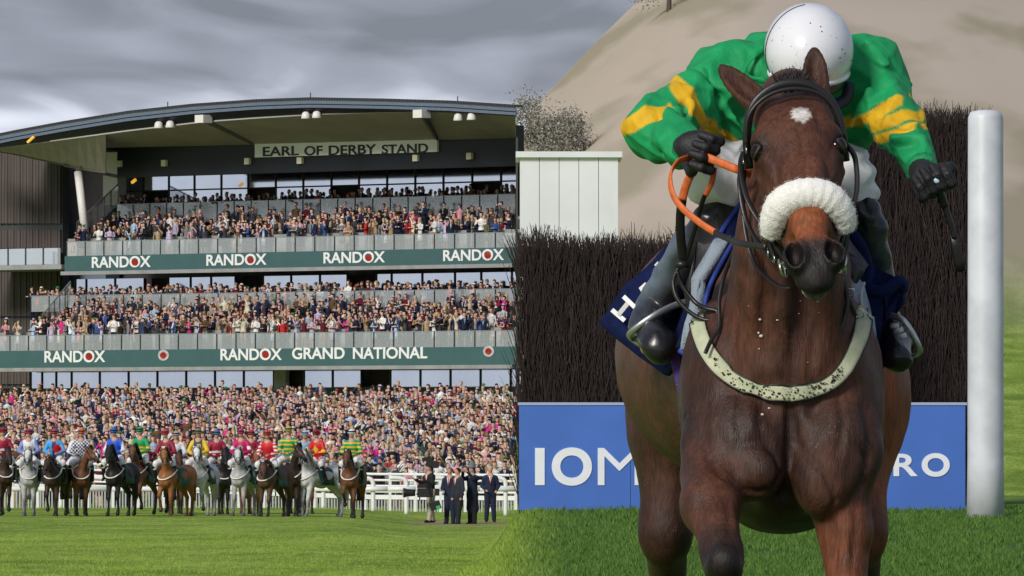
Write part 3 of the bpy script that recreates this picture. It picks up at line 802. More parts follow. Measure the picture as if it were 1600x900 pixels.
# end wall of the stand, running back
e0, e1 = loc(EX, 0, VL - .3), loc(EX, 0, 9)
mb = MB(); zt_, zb_ = loc(EX, 200, 2).z, loc(EX, 640, -6).z
mb.prism([Vector((e0.x, e0.y, zb_)), Vector((e1.x, e1.y, zb_)), Vector((e1.x, e1.y, zt_)), Vector((e0.x, e0.y, zt_ - 1.0))], (.14, 0, 0)); sp_(mb, 'end_wall', M_dslab)
a_, b_, c_, d_ = loc(-70, 0, 8.5).x, loc(EX, 0, 8.5).x, loc(EX, 0, 14).x, loc(-70, 0, 14).x
sp_(MB().prism([Vector((a_, 8.4, -1)), Vector((b_, 8.4, -1)), Vector((min(b_, c_), 14, -1)), Vector((d_, 14, -1))], (0, 0, loc(400, 232, 8.5).z + 1)), 'rear_block', M_dslab)
slabp('ground_floor_wall', -70, EX, 605, 720, -2.9, -2.5, M_dslab, mid=440)
# ------------------------------------------------------------------ people in the crowd
SKINS = [(.70, .43, .34), (.62, .36, .28), (.76, .50, .41), (.50, .28, .19), (.40, .22, .14), (.16, .085, .055)]
HAIRS = {'dark': (.025, .017, .013), 'brown': (.085, .045, .025), 'blond': (.50, .33, .14), 'grey': (.36, .35, .33), 'auburn': (.20, .065, .025), 'black': (.012, .011, .012)}
CLOTH = {'navy': (.015, .022, .055), 'black': (.012, .012, .014), 'charcoal': (.05, .052, .06), 'grey': (.22, .23, .25), 'mid blue': (.04, .08, .22), 'pale blue': (.38, .50, .66), 'white': (.75, .74, .72),
         'cream': (.66, .60, .47), 'pink': (.72, .33, .38), 'magenta': (.55, .03, .22), 'red': (.50, .03, .03), 'burgundy': (.14, .015, .03), 'green': (.03, .22, .08), 'olive': (.12, .13, .06),
         'tan': (.38, .26, .15), 'lilac': (.50, .42, .58), 'orange': (.65, .22, .05), 'yellow': (.75, .58, .14), 'teal': (.04, .22, .22), 'brown': (.12, .07, .04)}
WT = {'navy': 13, 'black': 10, 'charcoal': 6, 'grey': 5, 'mid blue': 3, 'pale blue': 5, 'white': 12, 'cream': 5, 'pink': 9, 'magenta': 2, 'red': 3, 'burgundy': 3, 'green': 2, 'olive': 2, 'tan': 3, 'lilac': 2, 'orange': 1, 'yellow': 1, 'teal': 1, 'brown': 4}
CN = list(CLOTH); CW = [WT[c] for c in CN]
def rings_mesh(rings, cols, seg):
    """stack of ellipse rings [(cx,cy,cz,rx,ry)] with a colour per band"""
    V = []; F = []; C_ = []; a = np.linspace(0, 2 * np.pi, seg, endpoint=False) + .3
    for i in range(len(rings) - 1):
        b = len(V)
        for (cx_, cy_, cz_, rx, ry) in (rings[i], rings[i + 1]):
            for t in a: V.append((cx_ + rx * math.cos(t), cy_ + ry * math.sin(t), cz_))
        for k in range(seg): F.append((b + k, b + (k + 1) % seg, b + seg + (k + 1) % seg, b + seg + k))
        C_ += [cols[i]] * (2 * seg)
    return V, F, C_
def limb(p, q, r0, r1, col, seg=5):
    p = Vector(p); q = Vector(q); t = (q - p).normalized(); u = t.orthogonal().normalized(); v = t.cross(u); V = []; F = []
    for c_, r in ((p, r0), (q, r1)):
        for k in range(seg): a = 2 * math.pi * k / seg; V.append(tuple(c_ + (u * math.cos(a) + v * math.sin(a)) * r))
    for k in range(seg): F.append((k, (k + 1) % seg, seg + (k + 1) % seg, seg + k))
    F.append((seg, seg + 1, seg + 2, seg + 3)); return V, F, [col] * (2 * seg)
def make_person(rs, seated=False, lod=0):
    """one low figure: returns arrays and a description"""
    skin = SKINS[min(5, int(abs(rs.normal(0, 1.7))))]; hn = rs.choice(['dark', 'brown', 'blond', 'grey', 'auburn', 'black'], p=[.27, .25, .18, .13, .07, .10]); hair = HAIRS[hn]
    female = rs.rand() < .48; cn = CN[rs.choice(len(CN), p=np.array(CW) / sum(CW))]
    if not female and rs.rand() < .55: cn = rs.choice(['navy', 'black', 'charcoal', 'mid blue', 'grey', 'navy', 'tan'])
    c = np.array(CLOTH[cn]) * rs.uniform(.8, 1.2); H = rs.uniform(.88, 1.08) * (.95 if female else 1)
    P = [[], [], []]
    def add(a):
        b = len(P[0]); P[0].extend(a[0]); P[1].extend([tuple(i + b for i in f) for f in a[1]]); P[2].extend(a[2])
    tr = c * .8 if cn in ('navy', 'black', 'charcoal', 'grey') else np.array(CLOTH[rs.choice(['navy', 'black', 'tan', 'grey'])])
    hip, sh = (.42, .98) if seated else (.90, 1.46)
    sw = .185 if female else .215
    dress = female and rs.rand() < .6
    if seated:
        for s in (-1, 1):
            add(limb((s * .09, 0, hip), (s * .11, -.40, hip + .03), .085, .065, skin if dress else tr)); add(limb((s * .11, -.40, hip + .03), (s * .11, -.42, .03), .06, .045, skin if dress else tr))
    elif dress:
        add(rings_mesh([(0, 0, .48, .20, .17), (0, 0, hip, .17, .12)], [c], 7))
        for s in (-1, 1): add(limb((s * .08, 0, .5), (s * .08, 0, .03), .055, .04, skin))
    else:
        for s in (-1, 1): add(limb((s * .09, 0, hip), (s * .11, 0, .02), .095, .06, tr))
    add(rings_mesh([(0, 0, hip, .165, .115), (0, 0, hip + .25, .145 if female else .17, .105), (0, -.005, sh - .09, sw, .12), (0, 0, sh, .075, .06), (0, -.01, sh + .07, .055, .055)], [c, c, c if not (dress and rs.rand() < .25) else skin, skin], 8))
    if not female and cn in ('navy', 'black', 'charcoal', 'grey', 'mid blue', 'tan') and rs.rand() < .8:          # open jacket over shirt and tie
        y_ = -.128
        add(([(-.045, y_, sh - .03), (.045, y_, sh - .03), (0, y_ - .012, sh - .30)], [(0, 2, 1, 1)], [np.array(CLOTH[rs.choice(['white', 'pale blue', 'pink', 'white'])])] * 3))
        add(([(-.012, y_ - .006, sh - .03), (.012, y_ - .006, sh - .03), (0, y_ - .02, sh - .27)], [(0, 2, 1, 1)], [np.array(CLOTH[rs.choice(['red', 'navy', 'burgundy', 'mid blue', 'magenta', 'green'])])] * 3))
    pose = rs.choice(['down', 'folded', 'up', 'front'], p=[.27, .26, .25, .22])
    slv = skin if (dress and rs.rand() < .35) else c
    for s in (-1, 1):
        S_ = (s * (sw + .01), 0, sh - .07)
        if pose == 'down': E_, W_ = (s * (sw + .06), .02, sh - .34), (s * (sw + .04), -.06, sh - .58)
        elif pose == 'folded': E_, W_ = (s * (sw + .07), -.06, sh - .32), (-s * .04, -.22, sh - .30)
        elif pose == 'front': E_, W_ = (s * (sw + .07), -.10, sh - .30), (s * .08, -.32, sh - .22)
        elif s == 1 or rs.rand() < .5: E_, W_ = (s * (sw + .10), -.16, sh - .16), (s * .10, -.22, sh + .12)
        else: E_, W_ = (s * (sw + .06), .02, sh - .34), (s * (sw + .04), -.06, sh - .58)
        add(limb(S_, E_, .058, .048, c if not (slv is skin) else skin)); add(limb(E_, W_, .045, .035, slv)); 
        Wv = Vector(W_); dv = (Wv - Vector(E_)).normalized() * .08; add(limb(W_, tuple(Wv + dv), .035, .030, skin, 4))
    yaw = rs.uniform(-.25, .25); hx = .02 * yaw; hz = sh + .20
    prof = [(-.125, .035, .04), (-.085, .062, .072), (-.02, .075, .088), (.045, .078, .092), (.095, .060, .072), (.12, .025, .03)]
    # face toward -y; hair colour on the crown and the back
    hr = [(hx, -.02 + (.0 if i > 1 else -.015), hz + z_, a_, b_) for i, (z_, a_, b_) in enumerate(prof)]
    add(rings_mesh(hr, [skin, skin, skin, hair, hair], 9))
    add(limb((hx, -.115, hz - .01), (hx, -.135, hz - .03), .012, .012, skin, 4))      # nose
    add(rings_mesh([(hx, .012, hz - (.16 if female else .06), .078, .07), (hx, .015, hz + .03, .086, .085), (hx, .01, hz + .10, .070, .075), (hx, .0, hz + .132, .02, .03)], [hair] * 3, 8))
    hat = None; q = rs.rand()
    if female and q < .30:
        hatn = rs.choice(['pink', 'white', 'cream', 'red', 'navy', 'green', 'black', 'lilac']); hc_ = np.array(CLOTH[hatn]); r_ = rs.uniform(.13, .19)
        add(rings_mesh([(hx + .03, 0, hz + .10, r_, r_), (hx + .03, 0, hz + .115, r_ * .55, r_ * .55), (hx + .03, 0, hz + .18, .07, .07), (hx + .03, 0, hz + .19, .01, .01)], [hc_] * 3, 9)); hat = hatn + ' hat'
    elif not female and q < .22:
        hatn = rs.choice(['tan', 'grey', 'olive', 'brown', 'navy']); hc_ = np.array(CLOTH[hatn])
        add(rings_mesh([(hx, -.03, hz + .062, .115, .135), (hx, -.02, hz + .075, .09, .10), (hx, -.01, hz + .15, .07, .075), (hx, 0, hz + .16, .01, .01)], [hc_] * 3, 9)); hat = hatn + ' cap'
    V = np.array([tuple(v) for v in P[0]], float) * (H, H, H if not seated else H); F = np.array([f if len(f) == 4 else (f[0], f[1], f[2], f[2]) for f in P[1]], int)
    Cc = np.array([np.array(c_, float)[:3] for c_ in P[2]])
    garment = (cn + (' dress' if dress else (' top' if female else ' jacket')))
    return V, F, Cc, dict(hair=hn, garment=garment, hat=hat, pose={'down': 'arms down', 'folded': 'arms folded', 'up': 'one hand raised to the face', 'front': 'hands held in front'}[pose], female=female)
def tris(F):
    """quads (some with a repeated corner) -> triangles"""
    A = F[:, [0, 1, 2]]; B = F[:, [0, 2, 3]]; ok = F[:, 2] != F[:, 3]; return np.concatenate([A, B[ok]])
rsC = np.random.RandomState(11)
VAR = [make_person(rsC) for _ in range(150)]; VARS = [make_person(rsC, True) for _ in range(60)]
VART = [tris(v[1]) for v in VAR]; VARST = [tris(v[1]) for v in VARS]
M_crowd = mat('crowd_clothes', attr='Col', rough=.85, noise=.2, nscale=9, spec=.2)
ORD = ['first', 'second', 'third', 'fourth', 'fifth', 'sixth', 'seventh', 'eighth', 'ninth', 'tenth', 'eleventh', 'twelfth', 'thirteenth', 'fourteenth', 'fifteenth', 'sixteenth', 'seventeenth', 'eighteenth', 'nineteenth', 'twentieth']
# lawn crowd
placed = []
rsP = np.random.RandomState(5)
rowsd = np.linspace(291, 383, 44)
for ri, d in enumerate(rowsd):
    w = .60 * (1 + .1 * rsP.rand()); X0, X1 = px(-14, 0, d).x, px(801, 0, d).x
    x = X0 + rsP.rand() * w
    while x < X1:
        if rsP.rand() > .05:
            dd = d + rsP.uniform(-.7, .7); xx = x + rsP.uniform(-.16, .16); 
            placed.append((xx, dd, float(ground_z(xx, dd)) + rsP.uniform(-.06, .08), rsP.uniform(-.5, .35), ri))
        x += w
GOODS = {'lawn': []}
def emit(items, name, label, cat, variants, vtri, parent=None):
    Vs, Fs, Cs = [], [], []; b = 0
    for (x, y, z, a, k) in items:
        v, f, c, _ = variants[k]; t = vtri[k]; ca, sa = math.cos(a), math.sin(a)
        Vs.append(np.stack([v[:, 0] * ca - v[:, 1] * sa + x, v[:, 0] * sa + v[:, 1] * ca + y, v[:, 2] + z], -1)); Fs.append(t + b); Cs.append(c); b += len(v)
    return link(name, mesh_np(name, np.concatenate(Vs), np.concatenate(Fs), np.concatenate(Cs)), M_crowd, parent)
near = sorted([p for p in placed if p[0] / p[1] * FPX + 800 > -8], key=lambda p: p[1])
IND = near[:300]; indset = set(id(p) for p in IND)
VMESH = {}
def front_marks(xp):
    """what the spectator is seen beside, from the photograph"""
    marks = [(10, 'leftmost rider'), (45, 'white silks rider'), (84, 'light blue rider'), (125, 'orange capped rider'), (180, 'royal blue rider'), (217, 'green capped rider'), (262, 'maroon silks rider'), (310, 'yellow silks rider'), (345, 'blue capped rider'),
             (376, 'magenta silks rider'), (416, 'striped sleeves rider'), (452, 'mustard capped rider'), (503, 'almost white horse'), (547, 'white capped rider'), (610, 'empty rail'), (672, 'television cameraman'), (715, 'dark suited men'), (740, 'overcoat man'), (768, 'blond official'), (800, 'crowd end')]
    m = min(marks, key=lambda q: abs(q[0] - xp)); s = 'left' if xp < m[0] - 4 else ('right' if xp > m[0] + 4 else 'straight')
    return ('behind ' if s == 'straight' else 'behind %s of ' % s) + m[1]
used = {}
lanes = {}
for p in sorted(IND, key=lambda p: p[1]):
    x, y, z, a, ri = p; k = rsP.randint(0, len(VAR))
    for _ in range(12):
        dsc = VAR[k][3]; key = front_marks(x / y * FPX + 800); lb = '%s haired %s in %s%s %s' % (dsc['hair'], 'woman' if dsc['female'] else 'man', dsc['garment'], (' and ' + dsc['hat']) if dsc['hat'] else '', key)
        if lb not in used: break
        k = rsP.randint(0, len(VAR))
    used[lb] = 1
    if k not in VMESH:
        v, f, c, _ = VAR[k]; VMESH[k] = mesh_np('person', v, tris(f), c); VMESH[k].materials.append(M_crowd)
    o = bpy.data.objects.new('person', VMESH[k]); COL.objects.link(o); o.location = (x, y, z); o.rotation_euler = (0, 0, a)
    tag(o, lb, 'person', 'spectators on the lawn behind the white rail')
rest = [(p[0], p[1], p[2], p[3], rsP.randint(0, len(VAR))) for p in placed if id(p) not in indset]
o = emit(rest, 'lawn_crowd', None, None, VAR, VART); tag(o, 'dense crowd of racegoers in suits and dresses filling the lawn below the stand', 'crowd', None, 'stuff')
# people on the tiers, all turned towards the course
DK = ('navy', 'black', 'charcoal', 'burgundy', 'brown', 'olive')
DARKV = [i for i, q in enumerate(VAR) if q[3]['garment'].split()[0] in DK and q[3]['hair'] != 'blond']; DARKS = [i for i, q in enumerate(VARS) if q[3]['garment'].split()[0] in DK]
items, sitems = [], []
for (v, z, xa, xb, kind) in TIERS:
    a, b = loc(xa + 3, 0, v).x, loc(xb, 0, v).x; x = a
    lower = v < 4 and not (kind == 'row' and z > loc(440, 440, 0).z) and z < loc(440, 440, 0).z
    gap = (.56 if lower else .60) if kind == 'row' else .50
    while x < b:
        dense = .93 if lower else .86
        if kind == 'walk': dense = .92
        if rsP.rand() < dense:
            w = sworld(Vector((x + rsP.uniform(-.12, .12), v + rsP.uniform(-.15, .15), z))); ang = st.rotation_euler.z + rsP.uniform(-.35, .2)
            stand_ = kind == 'walk' or rsP.rand() < (.55 if lower else .42)
            if stand_:
                k = rsP.choice(DARKV) if rsP.rand() < (.45 if lower else .80) else rsP.randint(0, len(VAR))
                items.append((w.x, w.y, w.z, ang, k))
            else: sitems.append((w.x, w.y, w.z + .02, ang, rsP.choice(DARKS) if rsP.rand() < (.4 if lower else .75) else rsP.randint(0, len(VARS))))
        x += gap * rsP.uniform(.85, 1.2)
# a few on the front walkways
for (v, yb, mid) in ((.45, 395, 440), (-5.5, 545, 440)):
    z = loc(mid, yb, v).z
    for x in rsP.uniform(112 if v > 0 else 0, 790, 60 if v > 0 else 120):
        w = sworld(Vector((loc(x, 0, v).x, v, z))); items.append((w.x, w.y, w.z, st.rotation_euler.z + rsP.uniform(-.8, .8), rsP.randint(0, len(VAR))))
o = emit(items, 'standing_crowd', None, None, VAR, VART); tag(o, 'racegoers standing along the tiers and walkways of the grandstand', 'crowd', None, 'stuff')
o = emit(sitems, 'seated_crowd', None, None, VARS, VARST); tag(o, 'racegoers sitting in the raked rows of the grandstand', 'crowd', None, 'stuff')
# ------------------------------------------------------------------ the galloping horse in front, its tack and its rider
HD = 17.4
def hq(x, y, dy=0.0): return px(x, y, HD + dy)
U = 0.00145           # one photo pixel in metres at the horse

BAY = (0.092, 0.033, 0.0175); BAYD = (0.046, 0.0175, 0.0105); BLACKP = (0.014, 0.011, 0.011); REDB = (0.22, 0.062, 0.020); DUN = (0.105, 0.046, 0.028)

def head_prims(S, O, a, b, c, s=1.0, k=1.0, coat=BAY, red=REDB, dark=BLACKP, ears=((-.62, .35), (.15, .1)), mouth=True):
    """horse head: O poll, a towards the nose, b sideways, c out of the forehead; s overall size"""
    Rm = np.array([list(a), list(b), list(c)]).T
    def W(u, v, w): return tuple(Vector(O) + (a * u + b * v + c * w) * s)
    def E(u, v, w, r, kk=.03, col=coat, op='+', kc=.02): S.ell(W(u, v, w), [q * s for q in r], Rm, kk * s * k, col, op, kc * s)
    def Cp(p, q, r0, r1, kk=.03, col=coat, op='+', side=None, flat=1.0, kc=.02): S.cap(W(*p), W(*q), r0 * s, r1 * s, kk * s * k, col, op, side, flat, kc * s)
    E(.045, 0, -.075, (.10, .088, .075))
    E(.120, 0, -.062, (.115, .106, .060))
    for g in (-1, 1):
        E(.118, g * .084, -.040, (.034, .026, .026), .018)                 # brow over the eye
        E(.085, g * .055, -.022, (.05, .03, .020), .02); E(.19, g * .080, -.055, (.06, .028, .030), .02); E(.10, g * .050, .004, (.028, .016, .010), .014, coat, '-')
        E(.215, g * .056, -.165, (.125, .036, .105), .04, BAYD if coat == BAY else coat)   # jaw
        Cp((.19, g * .098, -.085), (.36, g * .056, -.066), .011, .007, .012); Cp((.30, g * .078, -.11), (.45, g * .05, -.085), .008, .005, .012)   # cheek bone ridge
        E(.245, g * .098, -.050, (.055, .020, .032), .03, coat, '-')           # hollow under the eye
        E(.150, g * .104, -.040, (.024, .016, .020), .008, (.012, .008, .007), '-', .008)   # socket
        Cp((.24, g * .035, -.012), (.36, g * .026, -.012), .006, .005, .012)   # edge of the nasal bone
    Cp((.12, 0, -.06), (.40, 0, -.040), .072, .042, .04)
    Cp((.16, 0, -.115), (.43, 0, -.095), .080, .044, .04)
    Cp((.32, 0, -.050), (.465, 0, -.046), .043, .042, .03, red, kc=.014)
    E(.512, 0, -.066, (.058, .055, .048), .03, dark)
    for g in (-1, 1):
        E(.520, g * .044, -.034, (.044, .031, .036), .012, dark)
        Cp((.485, g * .030, -.016), (.535, g * .060, -.020), .010, .009, .008, dark)             # nostril rim
        E(.523, g * .046, -.010, (.035, .0205, .040), .005, (.003, .002, .002), '-', .006)
        E(.46, g * .043, -.060, (.03, .012, .02), .02, dark, '-')
    E(.556, 0, -.072, (.036, .049, .036), .016, dark); Cp((.535, 0, -.030), (.585, 0, -.062), .007, .010, .012, dark); E(.548, 0, -.010, (.02, .010, .014), .012, dark, '-')                        # upper lip
    E(.530, 0, -.122, (.042, .031, .026), .018, (.26, .22, .19) if mouth else dark, kc=.008)
    if mouth:
        S.ell(W(.560, 0, -.104), [.05 * s, .055 * s, .0045 * s], Rm, .008 * s, (.02, .01, .01), '-', .004)
    for g, (ev, ew) in zip((-1, 1), ears):
        base = Vector(W(.005, g * .058, -.055)); 
        d = (-a * 1.0 + b * ev + c * ew).normalized()
        up = d; sd = b * 1.0; sd = (sd - up * sd.dot(up)).normalized(); fr = up.cross(sd)
        if fr.dot(c) < 0: fr = -fr
        Re = np.array([list(up), list(sd), list(fr)]).T
        L = .150 * s
        S.cap(base, base + up * L * .35, .036 * s, .030 * s, .03 * s * k, coat, '+', None, 1, .02 * s)
        S.ell(base + up * L * .52, (L * .60, .033 * s, .024 * s), Re, .016 * s * k, coat, '+', .02 * s)
        S.ell(base + up * L * .98, (L * .17, .010 * s, .011 * s), Re, .014 * s, BLACKP, '+', .01 * s)
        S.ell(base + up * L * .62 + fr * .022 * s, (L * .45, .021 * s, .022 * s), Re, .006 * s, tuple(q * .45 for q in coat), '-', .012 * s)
    return W, Rm

# --- body
S = Solid()
def C(p, q, k=.03, col=BAY, side=None, flat=1.0, kc=.02): # p,q = (x,y,dy,r in photo px)
    S.cap(hq(*p[:3]), hq(*q[:3]), p[3] * U, q[3] * U, k, col, '+', side, flat, kc)
def CH(*ps, k=.03, col=BAY, cols=None, side=None, flat=1.0, kc=.02):
    for i, (p, q) in enumerate(zip(ps[:-1], ps[1:])): C(p, q, k, cols[i] if cols else col, side, flat, kc)
def E(x, y, dy, r, k=.03, col=BAY, op='+', rot=None, kc=.02):
    S.ell(hq(x, y, dy), [v * U if v > 1 else v for v in r], rot, k, col, op, kc)
# trunk and hindquarters
C((1212, 600, .42, 128), (1178, 555, 1.05, 176), .10, DUN, None, 1, .02)
C((1178, 575, 1.05, 186), (1182, 560, 1.55, 190), .08, BAY)
E(1143, 560, 1.30, (196, .42, 200), .06, DUN, kc=.05)
E(1172, 525, 1.95, (212, .36, 172), .07, BAY)
E(1110, 500, 1.75, (150, .30, 138), .06, BAY)
E(1350, 600, 1.85, (72, .24, 110), .06, REDB, kc=.03)  # right haunch and hind leg redder, warm light put into the coat colour
C((1150, 400, 1.0, 52), (1150, 420, 1.9, 96), .12, BAY)
# hind legs
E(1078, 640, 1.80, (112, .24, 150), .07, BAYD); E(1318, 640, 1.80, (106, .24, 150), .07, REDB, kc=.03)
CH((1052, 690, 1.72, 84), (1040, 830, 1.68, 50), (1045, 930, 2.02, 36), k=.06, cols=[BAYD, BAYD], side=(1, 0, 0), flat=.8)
CH((1045, 930, 2.02, 34), (1050, 1150, 1.92, 23), (1052, 1290, 1.86, 22), (1052, 1320, 1.78, 27), (1052, 1380, 1.74, 21), k=.03, col=BLACKP)
S.cap(hq(1052, 1375, 1.72), hq(1053, 1408, 1.66), .040, .062, .02, (.02, .018, .016))
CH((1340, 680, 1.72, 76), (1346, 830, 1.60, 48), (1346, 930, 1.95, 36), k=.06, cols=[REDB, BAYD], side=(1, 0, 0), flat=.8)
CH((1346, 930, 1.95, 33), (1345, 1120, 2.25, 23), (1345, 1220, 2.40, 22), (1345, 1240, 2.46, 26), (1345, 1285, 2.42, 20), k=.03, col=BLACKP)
S.cap(hq(1345, 1285, 2.42), hq(1346, 1320, 2.42), .038, .058, .02, (.02, .018, .016))
# forehand
E(1222, 640, .30, (150, .30, 178), .06, BAY)
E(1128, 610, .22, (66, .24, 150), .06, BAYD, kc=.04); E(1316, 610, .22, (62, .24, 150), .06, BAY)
E(1222, 782, .34, (88, .34, 52), .05, BLACKP, kc=.14)
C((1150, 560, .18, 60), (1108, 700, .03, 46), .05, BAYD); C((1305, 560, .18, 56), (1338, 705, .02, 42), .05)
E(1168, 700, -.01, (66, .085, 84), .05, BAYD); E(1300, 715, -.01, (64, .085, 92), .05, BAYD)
E(1184, 738, -.065, (40, .055, 42), .025, BAY); E(1284, 755, -.060, (42, .060, 56), .03, BAY)
E(1222, 650, .03, (26, .085, 90), .025, BAY); E(1254, 648, .03, (24, .085, 90), .025, BAY)
E(1200, 560, .10, (68, .15, 100), .05, BAY); E(1268, 560, .10, (62, .15, 100), .05, BAY)
S.cap(hq(1239, 650, -.085), hq(1238, 795, -.13), .008, .015, .030, BLACKP, '-', kc=.012)
S.cap(hq(1196, 640, -.075), hq(1222, 715, -.115), .006, .010, .025, BAYD, '-', kc=.01)
S.cap(hq(1282, 650, -.075), hq(1254, 715, -.115), .006, .009, .025, BAYD, '-', kc=.01)
S.cap(hq(1225, 600, -.06), hq(1228, 480, -.06), .007, .007, .02, BAYD, '-', kc=.01)
for (x0, y0, x1, y1, w) in ((1180, 560, 1195, 640, .005), (1275, 560, 1268, 640, .005), (1352, 640, 1360, 720, .004), (1090, 640, 1085, 720, .004)):
    S.cap(hq(x0, y0, -.02), hq(x1, y1, -.06), w, w, .03, BAYD, '-', kc=.01)
# fore legs: the left of the picture raised and folded, the right one reaching down
CH((1112, 745, -.02, 50), (1110, 790, -.12, 43), (1128, 862, -.26, 29), (1131, 892, -.30, 30), k=.035, cols=[BAY, BAY, BLACKP])
S.ell(hq(1131, 880, -.33), (.036, .034, .042), None, .02, BLACKP)
CH((1131, 895, -.26, 26), (1140, 930, .05, 19), (1146, 960, .20, 21), (1148, 985, .22, 18), k=.02, col=BLACKP)
S.cap(hq(1148, 990, .21), hq(1150, 1022, .17), .034, .050, .015, (.02, .018, .016))
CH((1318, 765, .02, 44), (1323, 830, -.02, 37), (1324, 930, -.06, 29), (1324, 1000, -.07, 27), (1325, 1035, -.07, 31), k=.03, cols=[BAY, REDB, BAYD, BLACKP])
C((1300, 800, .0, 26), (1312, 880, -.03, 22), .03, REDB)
CH((1325, 1035, -.07, 28), (1326, 1200, -.07, 20), (1327, 1310, -.06, 21), (1327, 1330, -.055, 25), (1328, 1385, -.11, 19), k=.02, col=BLACKP)
S.cap(hq(1328, 1388, -.12), hq(1328, 1432, -.15), .036, .060, .015, (.02, .018, .016))
# neck
CH((1238, 180, .04, 56), (1238, 300, .08, 74), (1236, 430, .10, 94), (1228, 560, .12, 118), k=.05, side=(1, 0, 0), flat=.92)
CH((1236, 150, .10, 34), (1240, 300, .30, 40), (1236, 400, .62, 52), k=.10)
E(1178, 430, .02, (34, .10, 130), .035, BAY); E(1290, 440, .03, (30, .10, 120), .035, BAY)
E(1222, 440, -.01, (24, .09, 130), .03, BAYD)
# head
nose = hq(1277, 418, -.47); O = hq(1238, 146, -.08)
ha = (nose - O).normalized(); hb = Vector((.995, .02, .07)); hb = (hb - ha * hb.dot(ha)).normalized(); hc = ha.cross(hb)
if hc.y > 0: hc = -hc
HS = .95
HW, HRm = head_prims(S, O, ha, hb, hc, HS, ears=((-.85, .42), (.06, .30)))
# star, foam flecks are painted into the coat by volume
X = axis_of((px(900, 0, 19).x, hq(1160, 0).x, .0085), (hq(1160, 0).x, hq(1345, 0).x, .0052), (hq(1345, 0).x, px(1440, 0, 19.4).x, .0085))
Y = axis_of((HD - .70, HD - .05, .0058), (HD - .05, HD + .45, .009), (HD + .45, HD + 2.75, .021))
Z = axis_of((-.03, .72, .013), (.72, 1.28, .0075), (1.28, 2.03, .0055))
def coat_disp(V):
    f = V * 1.0
    n = np.sin(f[:, 0] * 61 + 2 * np.sin(f[:, 2] * 23)) * np.sin(f[:, 2] * 37 + 2 * np.sin(f[:, 1] * 19)) * .0011
    return V + np.stack([n, -n, n * .3], -1)
me = S.mesh('horse', (X, Y, Z), 2, BAY, coat_disp)
# markings and mottling stored as the coat's own colour
att = me.color_attributes['Col']; nV = len(me.vertices)
co = np.empty(nV * 3, np.float32); me.vertices.foreach_get('co', co); co = co.reshape(-1, 3)
cc = np.empty(nV * 4, np.float32); att.data.foreach_get('color', cc); cc = cc.reshape(-1, 4)
st = np.array(HW(.085, .012, 0)); r = co - st; r = r @ HRm
ang = np.arctan2(r[:, 1], r[:, 0]); rad = np.sqrt((r[:, 0] / 1.35) ** 2 + r[:, 1] ** 2)
edge = .0245 + .0014 * np.sin(ang * 5 + 1) + .0016 * np.sin(ang * 11) + .0016 * np.sin(ang * 23)
m = np.clip((edge - rad) / .006, 0, 1) * (r[:, 2] > -.06)
cc[:, :3] = cc[:, :3] * (1 - m[:, None]) + np.array((.62, .58, .54)) * m[:, None]
def field(v, s, seed):
    rs = np.random.RandomState(seed); o = np.zeros(len(v))
    for i in range(7):
        k = rs.normal(size=3) * s; o += np.sin(v @ k + rs.rand() * 6.3)
    return o / 3.7
L_ = (co - np.array(HW(0, 0, 0))) @ HRm / HS
hm_ = (np.abs(L_[:, 1]) < .13) & (L_[:, 2] > -.14) & (L_[:, 0] > 0) & (L_[:, 0] < .62)
w_ = np.clip((L_[:, 0] - .35) / .05, 0, 1) * np.clip((.488 - L_[:, 0] + .3 * (L_[:, 2] + .03)) / .02, 0, 1) * np.clip((.060 - np.abs(L_[:, 1])) / .02, 0, 1) * hm_ * .85
cc[:, :3] = cc[:, :3] * (1 - w_[:, None]) + np.array(REDB) * w_[:, None]
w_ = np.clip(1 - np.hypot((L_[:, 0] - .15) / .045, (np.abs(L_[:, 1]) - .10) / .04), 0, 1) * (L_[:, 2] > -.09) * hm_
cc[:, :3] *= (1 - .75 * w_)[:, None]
w_ = np.clip(1 - np.hypot((L_[:, 0] - .27) / .12, L_[:, 1] / .05), 0, 1) * (L_[:, 2] > -.09) * hm_ * .5
cc[:, :3] = cc[:, :3] * (1 - w_[:, None]) + np.array((.15, .05, .022)) * w_[:, None]
mo = 1 + .16 * field(co, 14, 1) + .10 * field(co, 45, 2) + .07 * field(co, 120, 3)
cc[:, :3] *= np.clip(mo, .6, 1.5)[:, None]
att.data.foreach_set('color', cc.ravel())

